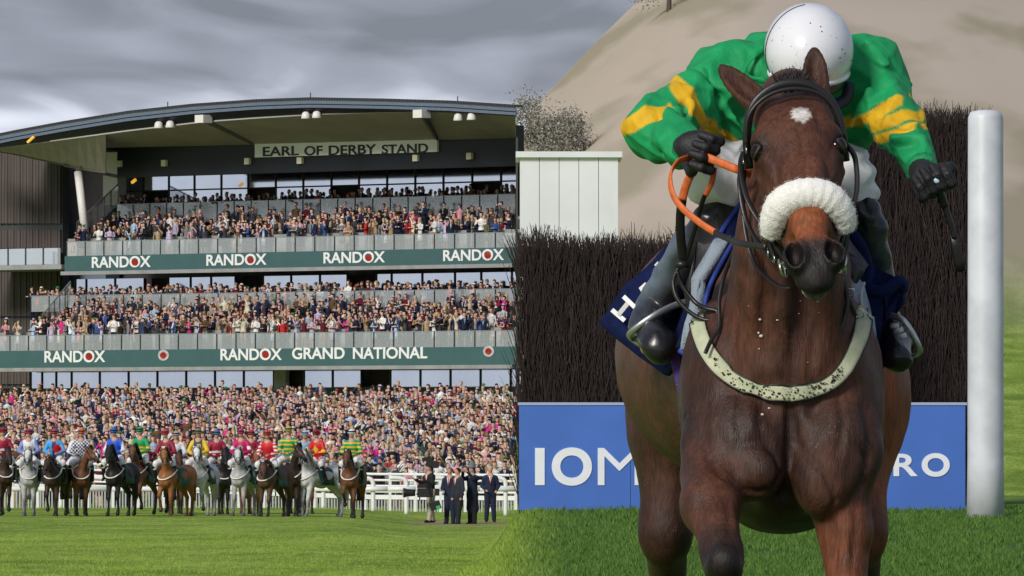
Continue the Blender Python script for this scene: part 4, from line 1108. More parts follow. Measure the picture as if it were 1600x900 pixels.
M_coat = mat('horse_coat', attr='Col', rough=.50, noise=.30, nscale=120, bump=.60, bscale=260, spec=.32, sheen=.0, stretch=(1, 1, .18), bstretch=(1, 1, .16), bdist=.004)
def speckle(m):
    """splashes of dried mud and damp darker patches on the coat"""
    nt = m.node_tree; b = nt.nodes['Principled BSDF']; src = b.inputs['Base Color'].links[0].from_socket; N = nt.nodes.new; L = nt.links.new
    tcn = N('ShaderNodeTexCoord'); vo = N('ShaderNodeTexVoronoi'); vo.inputs['Scale'].default_value = 75; L(tcn.outputs['Object'], vo.inputs['Vector'])
    gate = N('ShaderNodeTexNoise'); gate.inputs['Scale'].default_value = 6; L(tcn.outputs['Object'], gate.inputs['Vector'])
    sz = N('ShaderNodeMapRange'); sz.inputs[1].default_value = .48; sz.inputs[2].default_value = .72; sz.inputs[3].default_value = .0; sz.inputs[4].default_value = .24; L(gate.outputs[0], sz.inputs[0])
    lt = N('ShaderNodeMath'); lt.operation = 'LESS_THAN'; L(vo.outputs['Distance'], lt.inputs[0]); L(sz.outputs[0], lt.inputs[1])
    f = N('ShaderNodeMath'); f.operation = 'MULTIPLY'; f.inputs[1].default_value = .55; L(lt.outputs[0], f.inputs[0])
    mx = N('ShaderNodeMix'); mx.data_type = 'RGBA'; L(f.outputs[0], mx.inputs[0]); L(src, mx.inputs[6]); mx.inputs[7].default_value = (.13, .095, .06, 1)
    wet = N('ShaderNodeTexNoise'); wet.inputs['Scale'].default_value = 9; wet.inputs['Detail'].default_value = 6; L(tcn.outputs['Object'], wet.inputs['Vector'])
    wr = N('ShaderNodeMapRange'); wr.inputs[1].default_value = .42; wr.inputs[2].default_value = .60; wr.inputs[3].default_value = .74; wr.inputs[4].default_value = 1.12; L(wet.outputs[0], wr.inputs[0])
    m2 = N('ShaderNodeMix'); m2.data_type = 'RGBA'; m2.blend_type = 'MULTIPLY'; m2.inputs[0].default_value = 1; L(mx.outputs[2], m2.inputs[6]); L(wr.outputs[0], m2.inputs[7]); L(m2.outputs[2], b.inputs['Base Color'])
    rr = N('ShaderNodeMapRange'); rr.inputs[1].default_value = .42; rr.inputs[2].default_value = .60; rr.inputs[3].default_value = .46; rr.inputs[4].default_value = .66; L(wet.outputs[0], rr.inputs[0]); L(rr.outputs[0], b.inputs['Roughness'])
speckle(M_coat)
M_leather = mat('black_leather', (.012, .011, .011), .38, bump=.2, bscale=300, noise=.3, bdist=.002)
M_rubber = mat('orange_rubber', (.62, .13, .025), .5, noise=.2, nscale=60, bump=.5, bscale=500, bdist=.002)
M_steel = mat('steel', (.62, .62, .62), .22, metal=1)
M_fleece = mat('sheepskin', (.90, .88, .83), .95, noise=.07, nscale=70, bump=.7, bscale=330, sheen=.3, bdist=.004)
M_navy = mat('navy_cloth', (.004, .010, .062), .85, noise=.25, nscale=40, bump=.5, bscale=90, spec=.2, bdist=.006)
M_blue = mat('blue_binding', (.02, .05, .32), .7, bump=.3, bscale=200, bdist=.003)
M_webcream = mat('cream_webbing', (.60, .58, .42), .8, noise=.2, nscale=22, bump=.4, bscale=420, col2=(.40, .46, .28), bdist=.003)
M_whitep = mat('white_print', (.8, .8, .8), .6, noise=.1)
M_eye = mat('eye_dark', (.006, .004, .003), .12, spec=.35)
M_purple = mat('purple_webbing', (.12, .05, .30), .7, bump=.5, bscale=300, noise=.35, nscale=80)
M_hair = mat('dark_hair', (.012, .008, .006), .55, noise=.3, nscale=100)
M_pad = mat('grey_felt', (.28, .33, .40), .9, bump=.4, bscale=200, noise=.15)

horse = link('horse', me, M_coat)
tag(horse, 'large bay racehorse galloping head on with a white star and fluffy white sheepskin noseband', 'horse')

def part(mb, name, m, parent=None, smooth=True, **k): return mb.build(name, m, parent or horse, smooth, **k)
def lerp_path(pts, n):
    """smooth curve through points (Catmull-Rom)"""
    P = [Vector(p) for p in pts]; o = []
    for i in range(len(P) - 1):
        p0 = P[max(i - 1, 0)]; p1 = P[i]; p2 = P[i + 1]; p3 = P[min(i + 2, len(P) - 1)]
        for j in range(n):
            t = j / n
            o.append(.5 * ((2 * p1) + (p2 - p0) * t + (2 * p0 - 5 * p1 + 4 * p2 - p3) * t * t + (3 * p1 - p0 - 3 * p2 + p3) * t ** 3))
    o.append(P[-1]); return o
from mathutils.bvhtree import BVHTree
HB = BVHTree.FromPolygons([v for v in co.tolist()], [tuple(p.vertices) for p in me.polygons])
CAMP = Vector((0, 0, CAM_Z))
# muscle edges and veins pressed into the surface along lines lying on the coat; groove shade is darkened into its colour
nrm_ = np.empty(nV * 3, np.float32); me.vertices.foreach_get('normal', nrm_); nrm_ = nrm_.reshape(-1, 3)
def press(lines, amp, w, dark=0.0):
    for ln in lines:
        pts = [Vector((a_, b_, 0)) for a_, b_ in ln]; sm = []
        for i in range(len(pts) - 1):
            for t in range(8): sm.append(pts[i].lerp(pts[i + 1], t / 8))
        sm.append(pts[-1]); P3 = []
        for q in sm:
            h = HB.ray_cast(CAMP, (hq(q.x, q.y, 0) - CAMP).normalized())
            if h[0] is not None and h[0].y < HD + .6: P3.append(list(h[0]))
        if len(P3) < 3: continue
        P3 = np.array(P3); lo, hi = P3.min(0) - 3 * w, P3.max(0) + 3 * w; m = ((co > lo) & (co < hi)).all(1); idx_ = np.where(m)[0]
        d = np.sqrt(((co[idx_][:, None] - P3[None]) ** 2).sum(-1)); j = d.argmin(1); d = d.min(1)
        taper = np.sin(np.pi * np.clip((j + 1) / (len(P3) + 1), 0, 1)) ** .5
        g_ = np.exp(-(d / w) ** 2) * taper
        co[idx_] += nrm_[idx_] * (g_ * amp)[:, None]
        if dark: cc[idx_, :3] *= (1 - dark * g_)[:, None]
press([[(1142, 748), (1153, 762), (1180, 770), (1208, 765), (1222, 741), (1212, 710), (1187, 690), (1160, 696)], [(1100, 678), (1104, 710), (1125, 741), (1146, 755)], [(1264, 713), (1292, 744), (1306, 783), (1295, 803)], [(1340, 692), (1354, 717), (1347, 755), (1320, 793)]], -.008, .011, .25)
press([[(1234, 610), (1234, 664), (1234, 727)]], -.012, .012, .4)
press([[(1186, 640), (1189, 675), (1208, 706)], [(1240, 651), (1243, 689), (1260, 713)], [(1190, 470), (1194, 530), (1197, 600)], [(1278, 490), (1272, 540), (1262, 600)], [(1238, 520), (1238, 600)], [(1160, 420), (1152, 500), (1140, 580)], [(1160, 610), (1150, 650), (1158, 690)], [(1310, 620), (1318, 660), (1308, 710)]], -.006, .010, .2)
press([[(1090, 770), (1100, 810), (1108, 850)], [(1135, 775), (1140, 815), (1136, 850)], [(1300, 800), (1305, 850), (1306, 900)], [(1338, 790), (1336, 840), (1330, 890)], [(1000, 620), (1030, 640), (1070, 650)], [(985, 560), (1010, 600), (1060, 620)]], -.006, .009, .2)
press([[(1345, 640), (1356, 690), (1352, 740), (1330, 790)], [(1098, 640), (1090, 690), (1096, 740)], [(1318, 640), (1325, 690), (1318, 730)], [(1120, 640), (1112, 670), (1122, 700)], [(1105, 800), (1118, 830), (1112, 858)], [(1318, 820), (1328, 860), (1322, 895)], [(1150, 600), (1145, 640)], [(1170, 640), (1176, 672)], [(1000, 660), (1010, 720), (1005, 790)]], .0032, .0042)
press([[(1192, 262), (1204, 275), (1214, 292)], [(1308, 262), (1300, 278), (1294, 290)], [(1206, 252), (1222, 262), (1236, 280)], [(1196, 280), (1200, 300)]], .0028, .0038)
press([[(1250, 205), (1254, 240), (1260, 280)], [(1225, 180), (1222, 205)], [(1276, 180), (1282, 205)], [(1196, 222), (1206, 236), (1210, 250)], [(1305, 222), (1298, 236), (1296, 250)]], -.0035, .006, .1)
me.vertices.foreach_set('co', co.ravel()); me.update(); att = me.color_attributes['Col']; att.data.foreach_set('color', cc.ravel())
HB = BVHTree.FromPolygons([v for v in co.tolist()], [tuple(p.vertices) for p in me.polygons])
def on(x, y, lift=.004, default=None):
    """point of the horse's front surface lying along the ray of a photo pixel, lifted off the coat"""
    d = (hq(x, y, 0) - CAMP).normalized()
    h = HB.ray_cast(CAMP, d)
    if h[0] is None or (default is not None and abs(h[0].y - (HD + default)) > .22):
        return hq(x, y, default or 0)
    return h[0] + h[1] * lift - d * .001
def strap(name, pts, w, m, n=8, th=.22, parent=None, lift=.006, side=None, smoothp=True, seg=10):
    """flat strap; pts are world points or (x, y[, depth default]) pixels laid on the coat"""
    P = []
    for p in pts:
        P.append(p if isinstance(p, Vector) else on(p[0], p[1], lift, p[2] if len(p) > 2 else None))
    P = lerp_path(P, n) if smoothp else P
    return part(MB().tube(P, w * U / 2, seg, flat=(1, th), side=side), name, m, parent)

# eyes
eyes = []
for g in (-1, 1):
    p = HW(.150, g * .0915, -.042)
    e = part(MB().sphere(p, .0235 * HS, 24, 16), 'eye', M_eye)
M_lid = mat('eyelid', (.02, .011, .009), .5, bump=.2, bscale=200)
for g in (-1, 1):
    for sgn, nm in ((1, 'upper_eyelid'), (-1, 'lower_eyelid')):
        pts = []
        for i in range(9):
            t = -1 + i / 4
            pts.append(Vector(HW(.150 + t * .006 - sgn * .0175 * (1 - t * t) , g * (.1055 - .014 * t * t), -.040 + t * .025)))
        part(MB().tube(lerp_path(pts, 3), [.0045] * 25, 8), nm, M_lid)
# sheepskin noseband
ctr = [HW(.382, -.088, -.090), HW(.374, -.082, -.050), HW(.362, -.062, -.014), HW(.356, -.028, .006), HW(.356, .012, .010), HW(.362, .050, -.004), HW(.374, .080, -.04), HW(.384, .090, -.085)]
P = lerp_path(ctr, 8); n = len(P)
rad = [(.013 + .023 * min(1, 3.2 * min(i / (n - 1) + .04, 1.04 - i / (n - 1))) ** .6) * (1 + .02 * math.sin(i * 1.7)) for i in range(n)]
nb = MB().tube(P, rad, 28)
for _ in range(1): bmesh.ops.subdivide_edges(nb.bm, edges=nb.bm.edges[:], cuts=1, use_grid_fill=True)
nb.bm.normal_update()
for v in nb.bm.verts:
    c_ = v.co; v.co = c_ + v.normal * (.0007 * math.sin(c_.x * 330 + 3 * math.sin(c_.z * 210)) * math.sin(c_.z * 290 + c_.y * 170) + rng.uniform(-.0003, .0003))
noseband = part(nb, 'sheepskin_noseband', M_fleece)
tufts = []
fv = []; ff = []
for i in range(9000):
    f = rng.choice(noseband.data.polygons)
    c_ = f.center + Vector([rng.uniform(-.004, .004) for _ in range(3)]); n_ = f.normal + Vector([rng.uniform(-.5, .5) for _ in range(3)])
    t_ = n_.orthogonal().normalized() * .0005
    L_ = rng.uniform(.0008, .0018); k_ = len(fv)
    fv += [c_ - t_, c_ + t_, c_ + n_.normalized() * L_ + Vector((rng.uniform(-.002, .002), 0, rng.uniform(-.002, .002)))]; ff.append((k_, k_ + 1, k_ + 2))
wool = link('wool', mesh_np('wool', np.array([list(v) for v in fv]), np.array(ff)), M_fleece, noseband); tag(wool, kind='stuff')

# bridle: padded browband, cheek pieces, bit
def hp(pts): return [Vector(HW(*p)) for p in pts]
def rstrap(name, pts, w, m=M_leather, th=.35, n=6, seg=10, parent=None):
    return part(MB().tube(lerp_path(pts, n), w / 2, seg, flat=(1, th)), name, m, parent)
part(MB().tube(lerp_path(hp([(.12, -.116, -.12), (.075, -.116, -.055), (.035, -.100, -.005), (.008, -.060, .022), (-.002, -.01, .032), (.004, .045, .024), (.03, .088, -.004), (.075, .108, -.05), (.12, .114, -.12)]), 6), .0085, 12, flat=(1.15, .7)), 'browband', M_leather)
part(MB().tube(lerp_path(hp([(.10, -.120, -.06), (.062, -.112, -.012), (.035, -.08, .016), (.020, -.035, .030), (.018, .015, .031), (.028, .065, .016), (.055, .098, -.014), (.10, .113, -.06)]), 6), .0046, 10), 'browband_piping', M_leather)
part(MB().tube(lerp_path(hp([(.10, -.126, -.085), (.15, -.138, -.085), (.24, -.132, -.100), (.32, -.102, -.118), (.41, -.072, -.112), (.470, -.060, -.100)]), 6), .0068, 10, flat=(1, .45)), 'cheek_strap', M_leather)
part(MB().tube(lerp_path(hp([(.09, -.130, -.13), (.16, -.142, -.135), (.25, -.134, -.17), (.34, -.106, -.17), (.41, -.084, -.15)]), 6), .0060, 10, flat=(1, .45)), 'cheek_strap', M_leather)
part(MB().tube(lerp_path(hp([(.10, -.126, -.145), (.20, -.138, -.20), (.31, -.125, -.24), (.41, -.085, -.22), (.48, -.055, -.17)]), 6), .0050, 10, flat=(1, .45)), 'throat_lash', M_leather)
part(MB().tube(lerp_path(hp([(.10, .118, -.085), (.15, .134, -.085), (.24, .128, -.105), (.32, .1, -.118), (.41, .072, -.112), (.470, .060, -.1)]), 6), .0062, 10, flat=(1, .45)), 'cheek_strap', M_leather)
part(MB().tube(lerp_path(hp([(.35, -.095, -.10), (.41, -.075, -.155), (.44, 0, -.175), (.41, .075, -.155), (.35, .095, -.10)]), 6), .006, 10, flat=(1, .45)), 'chin_strap', M_leather)
part(MB().tube(hp([(.470, -.072, -.098), (.470, .072, -.098)]), .0055, 10), 'bit', M_steel)
for g in (-1, 1):
    c_ = Vector(HW(.470, g * .070, -.112)); ring = []
    for i in range(20):
        a_ = 2 * math.pi * i / 20; ring.append(c_ + (ha * math.cos(a_) + hc * math.sin(a_) * .8 + hb * g * .35 * math.sin(a_)) * .022)
    part(MB().tube(ring, .0034, 8, closed=True), 'bit_ring', M_steel)
for (u, v, w) in ((.42, -.085, -.13), (.345, -.108, -.125), (.13, -.130, -.09), (.11, -.121, -.07), (.38, -.096, -.15)):
    c_ = Vector(HW(u, v, w)); r_ = [c_ + ha * x_ + hc * y_ for x_, y_ in ((-.008, -.008), (.008, -.008), (.008, .008), (-.008, .008))]
    part(MB().tube(r_, .0018, 6, closed=True), 'buckle', M_steel)
# forelock
fl = MB()
for i in range(130):
    u0 = rng.uniform(-.034, .034); p0 = Vector(HW(rng.uniform(-.03, .0), u0, .008 + rng.uniform(-.01, .004)))
    d_ = (-ha * rng.uniform(.5, 1.1) + hb * rng.uniform(-.7, .9) + hc * rng.uniform(.3, 1.0)).normalized(); L_ = rng.uniform(.02, .045)
    p1 = p0 + d_ * L_ * .5; p2 = p0 + d_ * L_ + hb * rng.uniform(-.01, .015)
    fl.tube([p0, p1, p2], [.0022, .0016, .0005], 4)
fo = part(fl, 'forelock', M_hair); tag(fo, kind='stuff')

# breastplate: cream webbing lying on the chest, edged with dark stitching
bp = [(1093, 497, .05), (1100, 528, .02), (1114, 558), (1140, 588), (1175, 606), (1214, 613), (1252, 612), (1290, 600), (1315, 578), (1330, 550, .03), (1341, 520, .05), (1345, 480, .1)]
def strip(name, pts, w, m, lift=.010, n=6, thick=.004, parent=None):
    """flat band draped on the coat: both edges follow the surface"""
    P = lerp_path([Vector((p[0], p[1], p[2] if len(p) > 2 else 0)) for p in pts], n)
    mb = MB(); prev = None
    for i, p in enumerate(P):
        t = P[min(i + 1, len(P) - 1)] - P[max(i - 1, 0)]; nrm = Vector((-t.y, t.x)).normalized()
        row = []
        for s_ in (-1, -.5, 0, .5, 1):
            q = on(p.x + nrm.x * w / 2 * s_, p.y + nrm.y * w / 2 * s_, lift, p.z)
            row.append(q)
        a_ = row[2]
        for j in (0, 1, 3, 4): # keep the band taut across its width
            row[j].y = a_.y * .7 + row[j].y * .3
        vs = [mb.bm.verts.new(q) for q in row] + [mb.bm.verts.new(q + Vector((0, .012, 0))) for q in (row[4], row[0])]
        if prev:
            for j in range(7): mb.bm.faces.new((prev[j], prev[(j + 1) % 7], vs[(j + 1) % 7], vs[j]))
        prev = vs
    return part(mb, name, m, parent)
plate = strip('breastplate', bp, 25, M_webcream)
for off in (-12.2, 12.2):
    P = lerp_path([Vector((p[0], p[1], p[2] if len(p) > 2 else 0)) for p in bp], 5); Q = []
    for i, p in enumerate(P):
        t = P[min(i + 1, len(P) - 1)] - P[max(i - 1, 0)]; nrm = Vector((-t.y, t.x)).normalized()
        c_ = on(p.x, p.y, .011, p.z); q = on(p.x + nrm.x * off, p.y + nrm.y * off, .011, p.z); q.y = c_.y * .7 + q.y * .3 - .001; Q.append(q)
    part(MB().tube(Q, .0016, 6), 'stitched_edge', M_leather, plate)
fk = MB()
for i in range(230):
    t = rng.random() ** .8; P0 = lerp_path([Vector((p[0], p[1], p[2] if len(p) > 2 else 0)) for p in bp[2:9]], 10)
    p = P0[int(t * (len(P0) - 1))]; q = on(p.x + rng.uniform(-3, 3), p.y + rng.uniform(-10, 10), .011, p.z); q.y = on(p.x, p.y, .011, p.z).y * .7 + q.y * .3 - .0015
    r_ = rng.choice((.0007, .001, .0014, .0022)); fk.sphere(q, r_, 6, 4, (1.4, .4, 1))
tag(part(fk, 'mud_flecks', mat('mud', (.02, .016, .01), .8), plate), kind='stuff')
fk = MB()
for (x, y, r_) in ((1187, 499, .004), (1189, 525, .006), (1185, 520, .004), (1215, 500, .003), (1248, 490, .0025), (1186, 545, .003), (1280, 488, .002), (1202, 638, .003), (1191, 648, .004), (1250, 470, .002), (1170, 478, .002), (1262, 566, .002)):
    fk.sphere(on(x, y, .001), r_ * rng.uniform(.5, .75), 8, 6, (rng.uniform(.8, 1.8), .4, rng.uniform(.6, 1.1)))
tag(part(fk, 'foam_flecks', mat('foam', (.60, .57, .52), .5)), kind='stuff')
# foam round the lips
fk = MB()
for i in range(90):
    t = rng.uniform(-1, 1); p = Vector(HW(.543 + rng.uniform(-.012, .014) - .02 * t * t, t * .031, -.140 + .012 * t * t + rng.uniform(-.006, .006)))
    fk.sphere(p, rng.uniform(.0015, .0042), 6, 4)
tag(part(fk, 'lip_foam', mat('foam', (.62, .60, .52), .45)), kind='stuff')

# saddle cloth, pads and saddle: shells lying over the back
def shell(name, pts, m, thick=.012, parent=None, wav=.006, sub=3):
    """cloth panel: polygon given as (x, y, dy) corners filled, folded a little and given thickness"""
    bm = bmesh.new(); vs = [bm.verts.new(hq(*p)) for p in pts]
    bm.faces.new(vs); bmesh.ops.triangulate(bm, faces=bm.faces[:])
    for _ in range(sub): bmesh.ops.subdivide_edges(bm, edges=bm.edges[:], cuts=1, use_grid_fill=False)
    for v in bm.verts:
        c_ = v.co; v.co.y += wav * (math.sin(c_.x * 70 + c_.z * 31) + .6 * math.sin(c_.z * 95 - c_.x * 40)); v.co.x += wav * .3 * math.sin(c_.z * 60)
    bmesh.ops.recalc_face_normals(bm, faces=bm.faces[:])
    bmesh.ops.solidify(bm, geom=bm.faces[:], thickness=thick)
    mb = MB(); mb.bm.free(); mb.bm = bm
    return part(mb, name, m, parent)
cloth = shell('saddle_cloth', [(1062, 372, .62), (1030, 405, .66), (985, 445, .70), (941, 505, .74), (1000, 556, .66), (1048, 588, .56), (1072, 560, .46), (1092, 470, .42), (1135, 380, .42), (1158, 330, .45), (1115, 335, .55)], M_navy, .016, wav=.007)
shell('saddle_cloth_front', [(1160, 322, .40), (1128, 372, .32), (1092, 470, .30), (1060, 545, .30), (1086, 552, .27), (1102, 500, .25), (1120, 440, .26), (1150, 380, .30), (1172, 330, .36)], M_navy, .014, wav=.004)
part(MB().tube(lerp_path([hq(1158, 320, .38), hq(1122, 372, .30), hq(1098, 440, .27), hq(1086, 490, .24), hq(1078, 549, .24), hq(1062, 548, .26)], 6), .0065, 8), 'cloth_binding', M_blue, cloth)
shell('felt_pad', [(1146, 375, .28), (1104, 440, .23), (1092, 500, .20), (1090, 545, .22), (1066, 548, .24), (1075, 500, .24), (1086, 440, .26), (1122, 380, .30)], M_pad, .016, wav=.003)
part(MB().tube(lerp_path([hq(1150, 372, .26), hq(1112, 440, .20), hq(1099, 490, .18), hq(1096, 548, .20), hq(1068, 551, .22)], 6), .0058, 8), 'pad_binding', M_blue)
# saddle flap and seat
shell('saddle_flap', [(1118, 318, .42), (1092, 380, .38), (1070, 460, .36), (1082, 520, .34), (1100, 470, .33), (1128, 400, .34), (1158, 330, .38)], M_leather, .014, wav=.003)
part(MB().sphere(hq(1236, 300, .78), .12, 20, 12, (1.0, 1.9, .45)), 'saddle_seat', M_leather)
# right side of the picture
shell('saddle_cloth', [(1322, 358, .40), (1345, 400, .42), (1352, 440, .40), (1384, 446, .40), (1402, 432, .42), (1414, 444, .46), (1402, 476, .42), (1385, 500, .40), (1378, 560, .42), (1372, 594, .44), (1360, 560, .38), (1348, 500, .34), (1335, 440, .30), (1318, 400, .30)], M_navy, .016, wav=.010)
part(MB().tube(lerp_path([hq(1320, 352, .36), hq(1344, 385, .34), hq(1356, 425, .34), hq(1352, 448, .33), hq(1378, 455, .33), hq(1404, 440, .36), hq(1411, 452, .38)], 6), [.013, .016] + [.015] * 35, 12, flat=(1, .8)), 'cloth_roll', M_navy)
shell('felt_pad', [(1320, 420, .26), (1344, 448, .24), (1356, 500, .22), (1369, 540, .22), (1362, 548, .22), (1342, 505, .20), (1325, 470, .2)], M_pad, .016, wav=.003)
part(MB().tube(lerp_path([hq(1350, 442, .24), hq(1345, 465, .2), hq(1352, 500, .19), hq(1368, 538, .2)], 6), .004, 8), 'pad_binding', mat('pale_binding', (.5, .5, .52), .7))
shell('saddle_flap', [(1322, 378, .30), (1352, 420, .27), (1346, 428, .25), (1332, 450, .23), (1312, 400, .24), (1305, 350, .3)], M_leather, .014, wav=.003)
shell('number_tag', [(1357, 492, .18), (1366, 495, .18), (1371, 536, .19), (1362, 534, .19)], mat('pale_blue', (.35, .5, .72), .5), .006, wav=.001)
part(MB().tube(lerp_path([hq(1313, 425, .05), hq(1322, 460, .02), hq(1338, 500, .06), hq(1358, 540, .16), hq(1367, 545, .18)], 6), .0075, 8, flat=(1, .4)), 'martingale_strap', M_leather)
part(MB().tube(lerp_path([hq(1316, 430, .0), hq(1324, 470, -.01), hq(1316, 510, -.02), hq(1308, 545, -.02), hq(1326, 570, -.03)], 6), .0058, 8, flat=(1, .5)), 'martingale_strap', M_leather)
for (x, y, dy) in ((1316, 424, -.02), (1329, 457, .0), (1344, 490, .05), (1340, 512, .05), (1108, 492, .12), (1096, 487, .12), (1113, 500, .1)):
    c_ = hq(x, y, dy); part(MB().tube([c_ + Vector((a_ * .008, 0, b_ * .008)) for a_, b_ in ((-1, -1), (1, -1), (1, 1), (-1, 1))], .002, 6, closed=True), 'buckle', M_steel)
# white H and shapes of the number cloth, printed on the left panel
def flat_letter(name, quads, m, parent=None, dy=.0, t=.003):
    mb = MB()
    for q in quads: mb.prism([hq(*p) for p in q], (0, t, 0))
    return part(mb, name, m, parent, smooth=False)
def seg(ax, ay, bx, by, w, da, db):
    l = math.hypot(bx - ax, by - ay); nx, ny = -(by - ay) / l * w / 2, (bx - ax) / l * w / 2
    return [(ax + nx, ay + ny, da), (bx + nx, by + ny, db), (bx - nx, by - ny, db), (ax - nx, ay - ny, da)]
flat_letter('letter_h', [seg(956, 484, 976, 501, 7, .66, .64), seg(974, 463, 994, 482, 7, .64, .62), seg(966, 492, 983, 471, 7, .645, .635)], M_whitep, cloth)
flat_letter('letter_s', [[(998, 450, .61), (1008, 441, .60), (1014, 445, .60), (1006, 462, .60)], [(1000, 462, .6), (1012, 458, .6), (1004, 478, .6), (994, 474, .61)], [(1022, 414, .59), (1028, 408, .58), (1030, 420, .58)]], M_whitep, cloth)
part(MB().tube(lerp_path([hq(1052, 548, .40), hq(1060, 585, .38), hq(1070, 628, .40), hq(1076, 650, .45)], 6), .0115, 8, flat=(1, .35)), 'girth', M_purple)
part(MB().tube(lerp_path([hq(1068, 622, .38), hq(1071, 634, .38)], 3), .0125, 8, flat=(1, .5)), 'girth_buckle', M_blue)

# reins: orange rubber grips, black ends
rein = part(MB().tube(lerp_path([hq(1080, 246, .02), hq(1060, 252, -.03), hq(1048, 272, -.05), hq(1050, 300, -.07), hq(1065, 324, -.09), hq(1092, 347, -.12), hq(1118, 364, -.15)], 8), .0082, 10, flat=(1, .45), side=(0.3, -.2, 1)), 'rein', M_rubber)
part(MB().tube(lerp_path([hq(1116, 363, -.15), hq(1140, 374, -.22), hq(1162, 381, -.30), hq(1196, 386, -.38)], 6), .0070, 10, flat=(1, .45), side=(0.3, -.2, 1)), 'rein_end', M_leather)
part(MB().tube(lerp_path([hq(1100, 244, -.01), hq(1125, 254, -.03), hq(1150, 264, -.05), hq(1172, 272, -.02)], 6), .0098, 10, flat=(1, .4), side=(0, 0, 1)), 'rein', M_rubber)
part(MB().tube(lerp_path([hq(1096, 256, .04), hq(1082, 268, .04), hq(1072, 290, .05), hq(1066, 312, .06)], 6), .0095, 10, flat=(1, .35), side=(1, 0, 0)), 'rein', M_rubber)
part(MB().tube(lerp_path([hq(1116, 262, .03), hq(1112, 285, .04), hq(1102, 305, .05)], 6), .0065, 10, flat=(1, .4), side=(1, 0, 0)), 'rein', M_rubber)
part(MB().tube(lerp_path([hq(1066, 311, .06), hq(1063, 340, .09), hq(1064, 375, .12), hq(1068, 408, .14)], 6), .0105, 10, flat=(1, .3), side=(1, 0, 0)), 'rein_end', M_leather)
part(MB().tube(lerp_path([hq(1102, 304, .05), hq(1096, 320, .07), hq(1082, 370, .12), hq(1070, 410, .14)], 6), .0055, 10, flat=(1, .4), side=(1, 0, 0)), 'rein_end', M_leather)
part(MB().tube([hq(1056, 413, .12), hq(1076, 414, .12)], .0095, 12), 'rein_keeper', M_leather)
part(MB().tube(lerp_path([hq(1060, 418, .12), hq(1052, 440, .12), hq(1058, 466, .11), hq(1078, 488, .10), hq(1102, 500, .09), hq(1118, 496, .08), hq(1120, 486, .08), hq(1104, 482, .09), hq(1086, 472, .11), hq(1066, 446, .12), hq(1058, 424, .12)], 6), .0052, 8), 'rein_loop', M_leather)
part(MB().tube(lerp_path([hq(1148, 392, .12), hq(1132, 430, .08), hq(1124, 470, .05), hq(1124, 510, .02), hq(1112, 530, .0), hq(1102, 552, -.02)], 6), .0048, 8, flat=(1, .5)), 'martingale_strap', M_leather)
tail = MB()
for i in range(90):
    p0 = hq(1180 + rng.uniform(-8, 8), 470, 2.30); x_ = rng.uniform(-1, 1)
    tail.tube(lerp_path([p0, p0 + Vector((x_ * .04, .12, -.10)), p0 + Vector((x_ * .09, .42 + rng.uniform(-.05, .05), -.12)), p0 + Vector((x_ * .12, .78 + rng.uniform(-.08, .08), -.20 + rng.uniform(-.12, .1)))], 3), .008, 4)
tag(part(tail, 'tail', M_hair), kind='stuff')
# ------------------------------------------------------------------ its rider
GRN = (.008, .30, .095); YEL = (.72, .42, .012)
M_silk = mat('silks', attr='Col', rough=.62, noise=.10, nscale=20, bump=.55, bscale=22, spec=.3, sheen=.0, bstretch=(1, 1, .45), bdist=.02)
def creased(m, scale, dist, st=(1, 1, .5), strength=.8):
    """adds ridged crease lines to a cloth material"""
    nt = m.node_tree; b = nt.nodes['Principled BSDF']; old = b.inputs['Normal'].links[0].from_socket
    tcn = nt.nodes.new('ShaderNodeTexCoord'); mp = nt.nodes.new('ShaderNodeMapping'); mp.inputs['Scale'].default_value = st; mp.inputs['Rotation'].default_value = (0, .5, 0)
    n = nt.nodes.new('ShaderNodeTexNoise'); n.noise_type = 'RIDGED_MULTIFRACTAL'; n.inputs['Scale'].default_value = scale; n.inputs['Detail'].default_value = 3; n.inputs['Distortion'].default_value = .6
    bp = nt.nodes.new('ShaderNodeBump'); bp.inputs['Strength'].default_value = strength; bp.inputs['Distance'].default_value = dist
    nt.links.new(tcn.outputs['Object'], mp.inputs[0]); nt.links.new(mp.outputs[0], n.inputs['Vector']); nt.links.new(n.outputs[0], bp.inputs['Height']); nt.links.new(old, bp.inputs['Normal']); nt.links.new(bp.outputs[0], b.inputs['Normal'])
creased(M_silk, 7, .022)
M_breech = mat('white_breeches', (.84, .84, .86), .55, noise=.05, bump=.35, bscale=22, bdist=.015)
creased(M_breech, 9, .018)
M_boot = mat('boots', attr='Col', rough=.27, bump=.25, bscale=40, bdist=.006, noise=.2, nscale=30)
M_glove = mat('black_gloves', (.010, .010, .012), .6, bump=.5, bscale=160, noise=.3, bdist=.004)
M_skin = mat('skin', (.52, .29, .21), .5, noise=.08)
M_cap = mat('helmet_white', (.80, .80, .83), .22, noise=.03, nscale=5, coat=.4)
M_dark = mat('dark_strap', (.010, .014, .035), .5)

